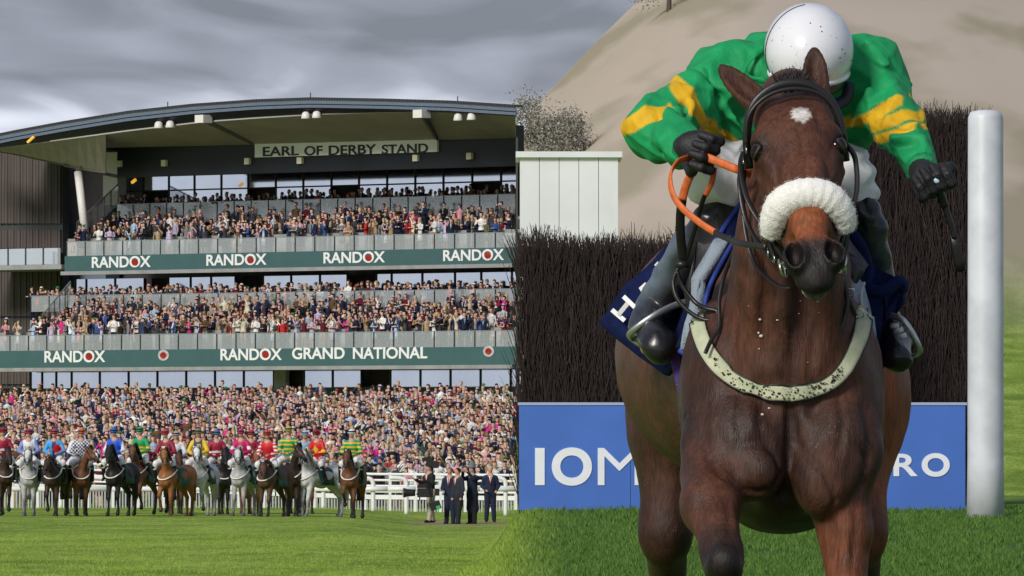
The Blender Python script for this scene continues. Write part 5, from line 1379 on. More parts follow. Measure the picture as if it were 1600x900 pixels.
def rq(x, y, dy): return hq(x, y, dy)
B = Solid()                                # the body under the clothes, one surface
def bc(p, q, k=.03): B.cap(hq(*p[:3]), hq(*q[:3]), p[3] * U, q[3] * U, k, None)
bc((1250, 150, .62, 84), (1245, 240, .95, 86)); bc((1165, 125, .52, 34), (1345, 122, .52, 34))
bc((1262, 105, .50, 34), (1264, 92, .40, 34)); B.ell(hq(1264, 96, .36), (.072, .095, .10)); B.ell(hq(1264, 150, .32), (.05, .055, .045))
B.ell(hq(1264, 132, .258), (.012, .02, .018), None, .01)
bc((1135, 140, .5, 30), (1015, 208, .3, 25)); bc((1015, 208, .3, 25), (1072, 236, .12, 17))
bc((1368, 130, .5, 30), (1402, 190, .35, 25)); bc((1402, 190, .35, 25), (1446, 272, .2, 17))
bc((1205, 240, .92, 50), (1128, 312, .47, 22)); bc((1128, 312, .47, 22), (1012, 492, .58, 12)); bc((1012, 492, .58, 16), (1015, 540, .42, 18))
bc((1290, 240, .92, 46), (1345, 318, .47, 20)); bc((1345, 318, .47, 20), (1380, 460, .58, 12)); bc((1382, 480, .56, 16), (1398, 545, .40, 18))
def axes_for(S, st):
    lo = np.min([Solid.box(p)[0] for p in S.p if p[1] == '+'], 0); hi = np.max([Solid.box(p)[1] for p in S.p if p[1] == '+'], 0)
    return [np.arange(lo[i], hi[i] + st, st) for i in range(3)]
rider = link('person', B.mesh('person', axes_for(B, .011), 1), M_skin)
tag(rider, 'jockey in green and yellow silks and white helmet crouched on the large bay horse', 'person')

T = Solid()
def tcap(p, q, k=.03, side=None, flat=1): T.cap(hq(*p[:3]), hq(*q[:3]), p[3] * U, q[3] * U, k, None, '+', side, flat)
T.ell(hq(1245, 165, .66), (.180, .22, .150), None, .04)
T.ell(hq(1250, 118, .72), (.20, .25, .105), None, .05)
tcap((1160, 118, .52, 54), (1348, 112, .52, 56), .05)
T.ell(hq(1128, 128, .55), (.075, .11, .09), None, .04)
T.ell(hq(1362, 118, .55), (.066, .11, .088), None, .04)
tcap((1122, 135, .50, 52), (1022, 202, .30, 44), .035)
tcap((1022, 204, .30, 45), (1072, 230, .14, 27), .035)
tcap((1078, 236, .11, 24), (1066, 233, .14, 27), .01)
tcap((1368, 130, .50, 46), (1398, 190, .36, 40), .035)
tcap((1398, 190, .36, 42), (1438, 258, .22, 25), .03)
tcap((1440, 262, .21, 24), (1434, 250, .23, 26), .01)
T.ell(hq(1150, 205, .55), (.075, .10, .055), None, .04)
T.ell(hq(1330, 200, .58), (.060, .10, .055), None, .04)
# folds pulled from armpits and elbows
for a_, b_, r0, r1 in (((1100, 150, .38), (1160, 215, .42), .010, .007), ((1130, 110, .40), (1195, 140, .40), .008, .006), ((1090, 165, .36), (1120, 220, .42), .008, .006),
                       ((1035, 185, .22), (1012, 235, .20), .007, .004), ((1055, 180, .26), (1040, 240, .18), .007, .004), ((1075, 170, .30), (1060, 215, .24), .006, .004),
                       ((1345, 150, .36), (1322, 205, .40), .008, .006), ((1380, 165, .34), (1350, 190, .36), .012, .008), ((1375, 205, .28), (1420, 200, .26), .007, .004),
                       ((1385, 225, .25), (1430, 225, .22), .006, .004), ((1180, 80, .44), (1150, 120, .40), .007, .005), ((1340, 70, .45), (1375, 110, .41), .007, .005), ((1095, 110, .42), (1130, 160, .38), .008, .006)):
    T.cap(hq(*a_), hq(*b_), r0, r1, .022, None, '-')
    T.cap(Vector(hq(*a_)) + Vector((.016, .008, .010)), Vector(hq(*b_)) + Vector((.016, .008, .010)), r0 * .9, r1, .022, None, '+')
tm = T.mesh('silks', axes_for(T, .0048), 1, GRN, lambda V: V + .0042 * np.stack([np.sin(V[:, 2] * 52 + 3 * np.sin(V[:, 0] * 21)), np.sin(V[:, 0] * 47 + 2.5 * np.sin(V[:, 2] * 33)) * 1.1, np.sin(V[:, 0] * 66 + 2 * np.sin(V[:, 1] * 30))], -1))
def paint(me, slabs, soft=.004):
    n = len(me.vertices); v = np.empty(n * 3, np.float32); me.vertices.foreach_get('co', v); v = v.reshape(-1, 3)
    c = np.empty(n * 4, np.float32); me.color_attributes['Col'].data.foreach_get('color', c); c = c.reshape(-1, 4)
    for (p, nrm, half, rc, rr, col) in slabs:
        nrm = np.array(nrm, float); nrm /= np.linalg.norm(nrm)
        d = np.abs((v - np.array(p)) @ nrm + .006 * np.sin(v[:, 0] * 60 + v[:, 1] * 40)) - half
        e = np.linalg.norm(v - np.array(rc), axis=1) - rr
        m = np.clip(-np.maximum(d, e) / soft, 0, 1)[:, None]
        c[:, :3] = c[:, :3] * (1 - m) + np.array(col) * m
    me.color_attributes['Col'].data.foreach_set('color', c.ravel())
def slab(x, y, dy, ax, ay, w, rx, ry, rdy, rr, col): # centre, in-plane normal (photo directions), width px
    return (hq(x, y, dy), (ax, 0, -ay), w * U / 2, hq(rx, ry, rdy), rr, col)
paint(tm, [
    slab(1092, 178, .34, .81, -.58, 26, 1100, 190, .34, .15, YEL),          # shoulder hoop
    slab(1150, 222, .4, -.3, 1, 26, 1190, 220, .42, .17, YEL),
    slab(1018, 184, .3, .35, 1, 30, 1005, 186, .28, .075, YEL),             # sleeve hoop
    slab(1345, 186, .4, .38, 1, 20, 1325, 195, .40, .16, YEL),
    slab(1405, 196, .35, .22, 1, 40, 1405, 192, .32, .075, YEL),
    slab(1404, 197, .35, .22, 1, 7, 1395, 195, .32, .075, GRN),
    slab(1386, 178, .42, .4, 1, 17, 1382, 178, .40, .030, (.01, .01, .012)),  # black patch painting the shaded hollow under the arm
])
wrinkle(tm, .0052, 26, 4, 2.2)
silks = link('silks', tm, M_silk, rider)
# cuffs
for c0, c1 in ((hq(1074, 234, .12), hq(1082, 238, .09)), (hq(1439, 259, .21), hq(1444, 269, .19))):
    part(MB().tube([c0, c1], [.038, .034], 20), 'cuff', mat('cuff', GRN, .5, bump=.5, bscale=60), rider)
# breeches
Bt = Solid()
for p, q in (((1205, 240, .86, 66), (1124, 282, .44, 47)), ((1285, 240, .86, 62), (1332, 296, .44, 42)), ((1245, 225, .95, 84), (1246, 240, .85, 80)), ((1128, 258, .47, 46), (1165, 252, .60, 52)), ((1112, 282, .44, 34), (1140, 296, .44, 36)), ((1322, 268, .46, 38), (1300, 250, .6, 50))):
    Bt.cap(hq(*p[:3]), hq(*q[:3]), p[3] * U, q[3] * U, .03)
for a_, b_ in (((1100, 270, .32), (1155, 262, .36)), ((1105, 292, .30), (1160, 285, .34)), ((1330, 262, .38), (1350, 300, .36)), ((1322, 290, .36), (1345, 280, .38)), ((1095, 250, .33), (1160, 240, .38)), ((1118, 300, .30), (1150, 250, .34)), ((1090, 262, .34), (1130, 300, .31))):
    Bt.cap(hq(*a_), hq(*b_), .010, .007, .014, None, '-')
bm_ = (Bt.mesh('breeches', axes_for(Bt, .0065), 1, None, lambda V: V + .0045 * np.stack([np.sin(V[:, 2] * 92 + 3 * np.sin(V[:, 0] * 41)), np.sin(V[:, 0] * 77 + V[:, 2] * 120 + 2.5 * np.sin(V[:, 2] * 43)), np.sin(V[:, 0] * 66 + V[:, 2] * 40)], -1)))
wrinkle(bm_, .0065, 30, 9, 2.0)
link('breeches', bm_, M_breech, rider)
# boots: soft black tops, grey shin with its sheen painted into the colour, black foot
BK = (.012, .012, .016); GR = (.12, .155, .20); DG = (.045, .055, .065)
def boot(name, segs, st=.006):
    K = Solid()
    for p, q, c_ in segs: K.cap(hq(*p[:3]), hq(*q[:3]), p[3] * U, q[3] * U, .02, c_, kc=.008)
    return link(name, K.mesh(name, axes_for(K, st), 1, BK, lambda V: V + .0022 * np.stack([np.sin(V[:, 2] * 90 + 3 * np.sin(V[:, 0] * 41)), np.sin(V[:, 2] * 77), np.sin(V[:, 0] * 66)], -1)), M_boot, rider)
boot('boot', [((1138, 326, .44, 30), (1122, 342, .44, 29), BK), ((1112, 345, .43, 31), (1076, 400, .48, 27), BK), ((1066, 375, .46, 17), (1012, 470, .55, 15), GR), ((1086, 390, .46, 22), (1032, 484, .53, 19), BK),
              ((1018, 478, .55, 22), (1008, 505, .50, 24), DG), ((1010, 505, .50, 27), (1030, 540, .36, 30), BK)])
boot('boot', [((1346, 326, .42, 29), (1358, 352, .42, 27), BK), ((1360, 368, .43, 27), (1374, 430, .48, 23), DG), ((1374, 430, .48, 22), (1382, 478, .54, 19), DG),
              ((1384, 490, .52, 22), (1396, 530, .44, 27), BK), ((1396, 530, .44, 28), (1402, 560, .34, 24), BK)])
# stirrups
for nm, pts in (('stirrup', [(1078, 470, .44), (1052, 478, .42), (1024, 492, .40), (1000, 508, .40), (984, 522, .42), (986, 530, .46), (1000, 540, .46)]),
                ('stirrup', [(1390, 492, .36), (1410, 500, .34), (1426, 522, .34), (1436, 545, .35), (1434, 554, .38), (1418, 558, .40)])):
    part(MB().tube(lerp_path([hq(*p) for p in pts], 6), .0065, 10, flat=(1.2, .7)), nm, mat('alloy', (.55, .56, .58), .35, metal=.9), rider)
for pts in ([(1392, 510, .36), (1404, 508, .35)], [(1398, 518, .35), (1411, 514, .34)], [(1404, 527, .34), (1416, 523, .33)]):
    part(MB().tube([hq(*p) for p in pts], .006, 8, flat=(1, .5)), 'boot_stripe', M_whitep, rider)
# helmet with its silk seams, goggles and chin strap
hm = MB().sphere(hq(1264, 78, .36), 1, 40, 24, (.1035, .135, .108), Euler((R(16), 0, R(0))).to_matrix())
helmet = part(hm, 'helmet', M_cap, rider)
ring = [];
Hc = hq(1264, 78, .36); Hr = Euler((R(16), 0, 0)).to_matrix()
def hs(th, ph, s=1.0): return Hc + Hr @ Vector((.1035 * s * math.cos(ph) * math.cos(th), .135 * s * math.cos(ph) * math.sin(th), .108 * s * math.sin(ph)))
part(MB().tube([hs(t_ * 2 * math.pi / 40, R(-30), 1.0) for t_ in range(40)], .0075, 8, closed=True), 'helmet_rim', M_cap, helmet)
for th in (R(180 + 12),):
    part(MB().tube([hs(th, R(a_), 1.003) for a_ in range(-28, 92, 8)], .0014, 6), 'helmet_seam', M_dark, helmet)
part(MB().tube([hs(R(180 + a_), R(-38 - 4 * math.sin(math.radians(a_))), .99) for a_ in range(-5, 186, 8)], .016, 10, flat=(1, .5), side=(0, 0, 1)), 'goggles', M_leather, helmet)
fk = MB()
for i in range(34):
    th = R(rng.uniform(200, 340)); fk.sphere(hs(th, R(rng.uniform(-24, 60)), 1.002), rng.choice((.0008, .001, .0018)), 6, 4)
tag(part(fk, 'mud_flecks', mat('mud', (.02, .016, .01), .8), helmet), kind='stuff')
part(MB().tube(lerp_path([hq(1200, 132, .36), hq(1210, 160, .36), hq(1262, 172, .33), hq(1318, 158, .36), hq(1326, 128, .36)], 5), .014, 8, flat=(1, .5)), 'chin_strap', M_dark, rider)

def hand(name, wrist, palm_c, fdir, bend, across, s=1.0, mirror=1):
    """gloved fist: palm, four curled fingers of unequal length and a thumb from the side of the palm"""
    Hn = Solid(); f = Vector(fdir).normalized(); a_ = Vector(across); a_ = (a_ - f * a_.dot(f)).normalized(); n = Vector(bend); n = (n - f * n.dot(f) - a_ * n.dot(a_)).normalized()
    pc = Vector(palm_c); Rm = np.array([list(f), list(a_), list(n)]).T
    Hn.ell(pc, (.046 * s, .043 * s, .021 * s), Rm, .01)
    Hn.cap(wrist, pc - f * .03 * s, .028 * s, .027 * s, .02)
    for i, (o, L) in enumerate(((-.033, .8), (-.011, 1.0), (.011, .95), (.032, .72))):
        k0 = pc + a_ * o * s + f * .036 * s; k1 = k0 + (f * .022 + n * .026 * L) * s; k2 = k1 + (-f * .010 + n * .026 * L) * s; k3 = k2 + (-f * .026 + n * .004) * s
        Hn.cap(k0 - f * .02 * s, k0, .0105 * s, .0115 * s, .006); Hn.cap(k0, k1, .0118 * s, .0105 * s, .004); Hn.cap(k1, k2, .0105 * s, .0098 * s, .004); Hn.cap(k2, k3, .0098 * s, .009 * s, .004)
    t0 = pc - f * .018 * s - a_ * .034 * s * mirror; t1 = t0 + (f * .030 - a_ * .014 * mirror + n * .020) * s; t2 = t1 + (f * .022 + a_ * .016 * mirror + n * .018) * s
    Hn.cap(t0, t1, .0145 * s, .0125 * s, .01); Hn.cap(t1, t2, .0125 * s, .0105 * s, .006)
    return link(name, Hn.mesh(name, axes_for(Hn, .0032), 1), M_glove, rider)
hand('glove', hq(1068, 232, .14), hq(1092, 234, .055), (.75, -.55, -.28), (-.2, -.6, -.9), (.35, -.1, .9), 1.06)
hand('glove', hq(1437, 262, .21), hq(1453, 284, .13), (.35, -.75, -.55), (-.55, -.75, -.1), (.85, .1, .45), 1.08, -1)
# whip held in the raised hand, lying outside the hand's own mesh
wh = empty('riding_whip', hq(1478, 320, .10))
tag(wh, 'short black riding whip pointing down from the glove of the jockey in front', 'whip')
def wpart(mb, name, m):
    o = mb.build(name, m, None, True); o.parent = wh; o.matrix_parent_inverse = Matrix.Translation(-Vector(wh.location)); return o
wpart(MB().tube(lerp_path([hq(1462, 276, .06), hq(1468, 298, .08), hq(1476, 322, .10)], 4), .0095, 10), 'whip_handle', M_leather)
wpart(MB().tube(lerp_path([hq(1476, 320, .10), hq(1486, 352, .11), hq(1491, 372, .115)], 4), [.0075] * 5 + [.006] * 4, 8), 'whip_shaft', M_leather)
wpart(MB().tube([hq(1489, 362, .115), hq(1494, 385, .12), hq(1499, 410, .125), hq(1503, 424, .13)], [.009, .012, .012, .008], 8, flat=(1, .35), side=(1, 0, 0)), 'whip_flap', M_leather)
wpart(MB().sphere(hq(1464, 281, .055), .0085, 12, 8, (1, .6, 1)), 'whip_cap', mat('whip_cap', (.5, .68, .85), .3))
# ------------------------------------------------------------------ rails, parading horses and riders, officials
M_rail = mat('rail_white', (.80, .80, .80), .4, noise=.04, nscale=2)
M_railg = mat('rail_grey', (.45, .46, .47), .5)
def gz(x, y): return float(ground_z(x, y))
# barrier close to the crowd: post and bars, board and pickets
bar = empty('crowd_barrier', (px(400, 0, 284).x, 284, gz(px(400, 0, 284).x, 284))); 
tag(bar, 'long white barrier with four bars and pickets in front of the lawn crowd', 'barrier')
def bpos(x):
    d = float(np.interp(x, [-20, 560, 806], [285, 283, 280])); return px(x, 0, d).x, d
def top_y(x): return float(np.interp(x, [-20, 140, 570, 806], [721, 723, 739, 741]))
SCL = [0, 9.5, 18.5, 27]       # rows of the bars below the top, in photo pixels
def bpt(x, dy): X_, d = bpos(x); return Vector((X_, d, px(0, top_y(x) + dy, d).z))
bx_ = list(np.linspace(-20, 806, 12))
for dy, th in ((1.6, 2.0), (11, 1.7), (20, 1.7), (29, 1.7)):
    for xa, xb in zip(bx_[:-1], bx_[1:]):
        a, b = bpt(xa, dy), bpt(xb, dy); bar_ = MB().tube([a, b], th * 283 / FPX, 8, flat=(1, .6)); o = bar_.build('bar', M_rail); o.parent = bar; o.matrix_parent_inverse = Matrix.Translation(-bar.location)
for xa, xb in zip(bx_[:-1], bx_[1:]):
    a, b, c, d = bpt(xa + 1, 34), bpt(xb - 1, 34), bpt(xb - 1, 41), bpt(xa + 1, 41); o = MB().prism([a, b, c, d], (0, .05, 0)).build('board', M_rail); o.parent = bar; o.matrix_parent_inverse = Matrix.Translation(-bar.location)
for x in np.linspace(-20, 806, 22):
    a = bpt(x, 0); o = MB().bb(a.x - .05, a.x + .05, a.y - .03, a.y + .07, gz(a.x, a.y) - .05, a.z + .03).build('post', M_rail); o.parent = bar; o.matrix_parent_inverse = Matrix.Translation(-bar.location)
pk = MB()
for x in np.arange(-20, 806, 4.6):
    a = bpt(x, 42); pk.bb(a.x - .025, a.x + .025, a.y, a.y + .03, gz(a.x, a.y), a.z)
o = pk.build('pickets', M_railg); o.parent = bar; o.matrix_parent_inverse = Matrix.Translation(-bar.location); tag(o, kind='stuff')
# running rail on bent posts nearer the horses
rr_ = empty('running_rail', (px(680, 0, 262).x, 262, gz(px(680, 0, 262).x, 262)))
tag(rr_, 'white running rail on bent goose neck posts beside the officials', 'rail')
def rp(mb, name, smooth=True):
    o = mb.build(name, M_rail, None, smooth); o.parent = rr_; o.matrix_parent_inverse = Matrix.Translation(-rr_.location)
for x in (-15, 95, 170, 300, 420, 505, 583, 635, 700, 790):
    d = 262; b = px(x, 0, d); zb = gz(b.x, d); zt = px(0, 747, d).z
    rp(MB().tube(lerp_path([Vector((b.x, d, zb - .05)), Vector((b.x, d, zb + .75)), Vector((b.x, d, zt - .18)), Vector((b.x - .07, d, zt - .05)), Vector((b.x - .25, d, zt)), Vector((b.x - .55, d, zt + .01))], 4), .075, 10), 'post')
for xa, xb in ((560, 606), (606, 650), (650, 700), (700, 750), (750, 806), (420, 490), (490, 560), (300, 420), (170, 300), (60, 170), (-20, 60)):
    rp(MB().tube([px(xa, 764, 261.9), px(xb, 764, 261.9)], .085, 8, flat=(1, .7)), 'rail_tube')

# --- the horses
COATS = {'grey': ((.42, .42, .43), (.17, .17, .18), (.62, .62, .62), (.10, .10, .10)), 'light grey': ((.62, .62, .62), (.36, .36, .37), (.75, .75, .74), (.22, .21, .21)), 'dark bay': ((.042, .022, .016), (.010, .008, .008), (.05, .028, .02), (.015, .012, .012)),
         'bay': ((.15, .060, .028), (.018, .012, .010), (.15, .062, .03), (.02, .014, .012)), 'chestnut': ((.27, .105, .036), (.13, .05, .022), (.27, .11, .04), (.14, .07, .05)), 'black': ((.016, .014, .015), (.008, .007, .008), (.018, .016, .016), (.01, .01, .01)),
         'brown': ((.085, .040, .024), (.014, .010, .009), (.09, .042, .026), (.02, .014, .012))}
M_small = mat('coat_small', attr='Col', rough=.5, noise=.2, nscale=7, spec=.3)
def small_horse(kind, pose, head_yaw=0.0, head_drop=0.0):
    """walking or jogging horse facing -y in its own frame; pose: forward/lift of the four legs"""
    coat, leg, face, muz = COATS[kind]; H_ = Solid()
    def c(p, q, r0, r1, k=.05, col=coat, side=None, flat=1.0): H_.cap(p, q, r0, r1, k, col, '+', side, flat, kc=.03)
    c((0, -.42, 1.18), (0, .15, 1.17), .25, .295, .1); c((0, .15, 1.17), (0, .62, 1.24), .295, .26, .1)
    H_.ell((0, .78, 1.27), (.285, .36, .30), None, .08, coat); H_.ell((0, -.50, 1.15), (.215, .24, .29), None, .06, coat); H_.ell((0, -.05, 1.5), (.08, .35, .12), None, .1, coat)
    for s in (-1, 1): H_.ell((s * .085, -.62, 1.04), (.095, .10, .12), None, .03, coat); H_.ell((s * .15, -.45, 1.18), (.09, .2, .25), None, .05, coat)
    hy = math.sin(head_yaw); px_ = Vector((hy * .30, -.98 + abs(hy) * .12, 2.02 - head_drop))
    c((0, -.48, 1.28), tuple(Vector((0, -.48, 1.28)).lerp(px_, .5) + Vector((0, .03, .02))), .20, .135, .06, coat, (1, 0, 0), .75); c(tuple(Vector((0, -.48, 1.28)).lerp(px_, .5) + Vector((0, .03, .02))), tuple(px_), .135, .085, .05, coat, (1, 0, 0), .8)
    fa = Vector((math.sin(head_yaw) * .72, -math.cos(head_yaw) * .62 + .0, -.72)).normalized(); lb = Vector((math.cos(head_yaw), math.sin(head_yaw), 0)); lb = (lb - fa * lb.dot(fa)).normalized(); oc = fa.cross(lb)
    if oc.z < 0: oc = -oc
    head_prims(H_, px_ + Vector((0, -.02, .06)), fa, lb, oc, 1.0, .8, face, face, muz, ears=((-.25, .2), (.25, .2)), mouth=False)
    for i, (s, y0, fore) in enumerate(((-1, -.45, True), (1, -.45, True), (-1, .82, False), (1, .82, False))):
        f, l = pose[i]; kx = s * .14
        if fore:
            e = (kx, y0, 1.02); kn = (kx, y0 - .05 - f * .25 - l * .22, .53 + l * .22); ft = (kx, kn[1] + .02 - f * .18 + l * .32, .14 + l * .38); hf = (kx, ft[1] - .06 + l * .12, .04 + l * .40)
            c((kx, y0 + .02, 1.1), kn, .115, .058, .05, coat); c(kn, (kn[0], (kn[1] + ft[1]) / 2, (kn[2] + ft[2]) / 2), .060, .038, .03, leg); c((kn[0], (kn[1] + ft[1]) / 2, (kn[2] + ft[2]) / 2), ft, .038, .044, .03, leg)
        else:
            st_ = (s * .17, y0 - .12 - f * .15, .95); kn = (kx, y0 + .18 - f * .3, .58 + l * .1); ft = (kx, kn[1] - .04 - f * .12 + l * .1, .15 + l * .25); hf = (kx, ft[1] - .05, .04 + l * .22)
            c((s * .13, y0, 1.2), st_, .19, .14, .06, coat); c(st_, kn, .13, .058, .05, coat); c(kn, ft, .058, .042, .03, leg)
        c(ft, hf, .040, .055, .02, leg); c(hf, (hf[0], hf[1] - .015, hf[2] - .03), .060, .066, .02, (.02, .017, .015))
    return H_.mesh('horse', axes_for(H_, .026), 1, coat), px_, fa, lb, oc
def axes_for(S, st_=.026):
    lo = np.min([Solid.box(p)[0] for p in S.p if p[1] == '+'], 0); hi = np.max([Solid.box(p)[1] for p in S.p if p[1] == '+'], 0)
    return [np.arange(lo[i], hi[i] + st_, st_) for i in range(3)]
M_green = mat('saddle_cloth_green', (.012, .085, .065), .7, noise=.2, nscale=12)
M_strapw = mat('white_strap', (.72, .70, .62), .7)
def sharemesh(mb, name):
    bmesh.ops.recalc_face_normals(mb.bm, faces=mb.bm.faces); me = bpy.data.meshes.new(name); mb.bm.to_mesh(me); mb.bm.free(); me.polygons.foreach_set('use_smooth', [True] * len(me.polygons)); return me
def cloth_shape(col):
    mb = MB(); prev = None
    for i in range(13):
        a = math.pi * (i / 12) ; x = .335 * math.cos(a); z = 1.17 + .33 * math.sin(a) if 3 <= i <= 9 else 1.17 - .22 * (1 - math.sin(a)) + .33 * math.sin(a) * .9
        row = [mb.bm.verts.new((x * k, y, z)) for y, k in ((-.22, .97), (.05, 1.0), (.38, .99))]
        if prev:
            for j in range(2): mb.bm.faces.new((prev[j], prev[j + 1], row[j + 1], row[j]))
        prev = row
    bmesh.ops.recalc_face_normals(mb.bm, faces=mb.bm.faces); bmesh.ops.solidify(mb.bm, geom=mb.bm.faces[:], thickness=.015)
    return mb
ME_cloth = sharemesh(cloth_shape(0), 'saddle_cloth')
ME_breast = sharemesh(MB().tube(lerp_path([(-.26, -.28, 1.42), (-.245, -.45, 1.30), (-.19, -.66, 1.19), (-.08, -.745, 1.13), (.08, -.745, 1.13), (.19, -.66, 1.19), (.245, -.45, 1.30), (.26, -.28, 1.42)], 4), .026, 8, flat=(1, .5)), 'breast_strap')
tl = MB()
for i in range(16):
    a = i * .7; tl.tube(lerp_path([(0, 1.08, 1.36), (.03 * math.cos(a), 1.22, 1.18), (.05 * math.cos(a), 1.25, .85), (.06 * math.cos(a * 1.3), 1.22 + .03 * math.sin(a), .48 + .02 * (i % 5))], 3), .028, 5)
ME_tail = sharemesh(tl, 'tail')
ME_num = None
# --- riders: three sitting poses shared, silks coloured for each
def rider_solids(lean, turn):
    B_ = Solid(); T_ = Solid(); K_ = Solid(); Lg = [Solid(), Solid()]
    sh = Vector((0, -.02 - lean * .35, 2.24 - lean * .08)); hd = sh + Vector((turn * .03, -.05 - lean * .1, .24))
    T_.cap((0, .08, 1.74), tuple(sh + Vector((0, 0, -.12))), .165, .175, .05, None, '+', (0, 1, 0), .72); T_.cap(tuple(sh + Vector((-.13, 0, -.02))), tuple(sh + Vector((.13, 0, -.02))), .085, .085, .05)
    T_.cap(tuple(sh), tuple(sh + Vector((0, -.01, .09))), .06, .055, .03)
    hands = []
    for s in (-1, 1):
        S_ = sh + Vector((s * .19, 0, -.04)); E_ = Vector((s * .29, -.10 - lean * .2, 1.95)); W_ = Vector((s * .12, -.38 - lean * .1, 1.86))
        T_.cap(S_, E_, .072, .062, .03); T_.cap(E_, W_, .062, .045, .03); hands.append(W_)
        K_.cap((s * .09, .08, 1.72), (s * .27, -.24, 1.60), .125, .095, .04); K_.cap((s * .27, -.24, 1.60), (s * .315, -.22, 1.45), .088, .07, .03)
        L1 = Lg[(s + 1) // 2]; L1.cap((s * .315, -.24, 1.50), (s * .345, -.06, 1.12), .072, .048, .02); L1.cap((s * .345, -.06, 1.12), (s * .35, -.20, 1.05), .048, .04, .02)
        B_.cap(tuple(W_), tuple(W_ + Vector((-s * .02, -.07, 0))), .036, .034, .02)
        B_.cap(S_, E_, .045, .04, .03); B_.cap(E_, W_, .04, .03, .03); B_.cap((s * .09, .08, 1.72), (s * .27, -.24, 1.60), .09, .07); B_.cap((s * .27, -.24, 1.60), (s * .345, -.06, 1.12), .06, .03); B_.cap((s * .345, -.06, 1.12), (s * .35, -.18, 1.06), .03, .025)
        for f_ in range(4): B_.cap(W_ + Vector((-s * .03, -.07, .03 - f_ * .02)), W_ + Vector((-s * .05, -.10, .02 - f_ * .02)), .012, .011, .004)
    B_.cap((0, .08, 1.74), tuple(sh), .12, .12); B_.cap(tuple(sh), tuple(hd), .05, .05); B_.ell(tuple(hd), (.075, .095, .115)); B_.ell(tuple(hd + Vector((0, -.095, -.01))), (.014, .02, .02), None, .01)
    return B_, T_, K_, Lg, hd, hands
RP = []
for lean, turn in ((.05, 0), (.28, .3), (.15, -.4)):
    B_, T_, K_, Lg, hd, hands = rider_solids(lean, turn)
    hm_ = MB().sphere(hd + Vector((0, .005, .055)), 1, 20, 12, (.105, .130, .105)); hm_.tube([hd + Vector((.112 * math.cos(t), .005 + (.138 + (.025 if math.sin(t) < 0 else 0)) * math.sin(t), .035)) for t in np.linspace(0, 2 * math.pi, 21)[:-1]], .012, 6, closed=True)
    gg = MB().tube([hd + Vector((.095 * math.cos(t), .12 * math.sin(t) - .01, .075)) for t in np.linspace(math.pi, 2 * math.pi, 9)], .022, 8)
    RP.append(dict(body=B_.mesh('person', axes_for(B_, .018), 1), silks=T_.mesh('silks', axes_for(T_, .018), 1, (1, 1, 1)), breeches=K_.mesh('breeches', axes_for(K_, .02), 1), boots=[q.mesh('boot', axes_for(q, .018), 1) for q in Lg], helmet=sharemesh(hm_, 'helmet'), goggles=sharemesh(gg, 'goggles'), hd=hd, hands=hands))
M_skin2 = mat('rider_skin', (.55, .31, .23), .6); M_br2 = mat('rider_breeches', (.74, .74, .76), .6, noise=.06, nscale=8); M_bt2 = mat('rider_boots', (.012, .012, .014), .4); M_sil2 = mat('rider_silks', attr='Col', rough=.6, noise=.08, nscale=9)
capm = {}
def cap_mat(c):
    if c not in capm: capm[c] = mat('cap_colour', c, .45)
    return capm[c]
def silks_mesh(base, fn):
    me = base.copy(); n = len(me.vertices); v = np.empty(n * 3, np.float32); me.vertices.foreach_get('co', v); v = v.reshape(-1, 3); c = np.ones((n, 4), np.float32); c[:, :3] = fn(v); me.color_attributes['Col'].data.foreach_set('color', c.ravel()); return me
W3 = lambda m, a, b: np.where(m[:, None], np.array(a), np.array(b))
gre, yel, red_, mar, mag, blu, sky_, wht, nav, orn, blk = (.01, .30, .09), (.75, .50, .03), (.62, .015, .03), (.26, .008, .04), (.50, .01, .12), (.02, .10, .62), (.20, .50, .75), (.75, .75, .76), (.02, .03, .14), (.75, .12, .02), (.015, .015, .018)
def hoops(v): return W3((np.abs(v[:, 2] - 2.00) < .028) | (np.abs(v[:, 2] - 1.89) < .028), yel, gre)
def hoopsall(v): return W3(np.sin(v[:, 2] * 52) > .25, yel, gre)
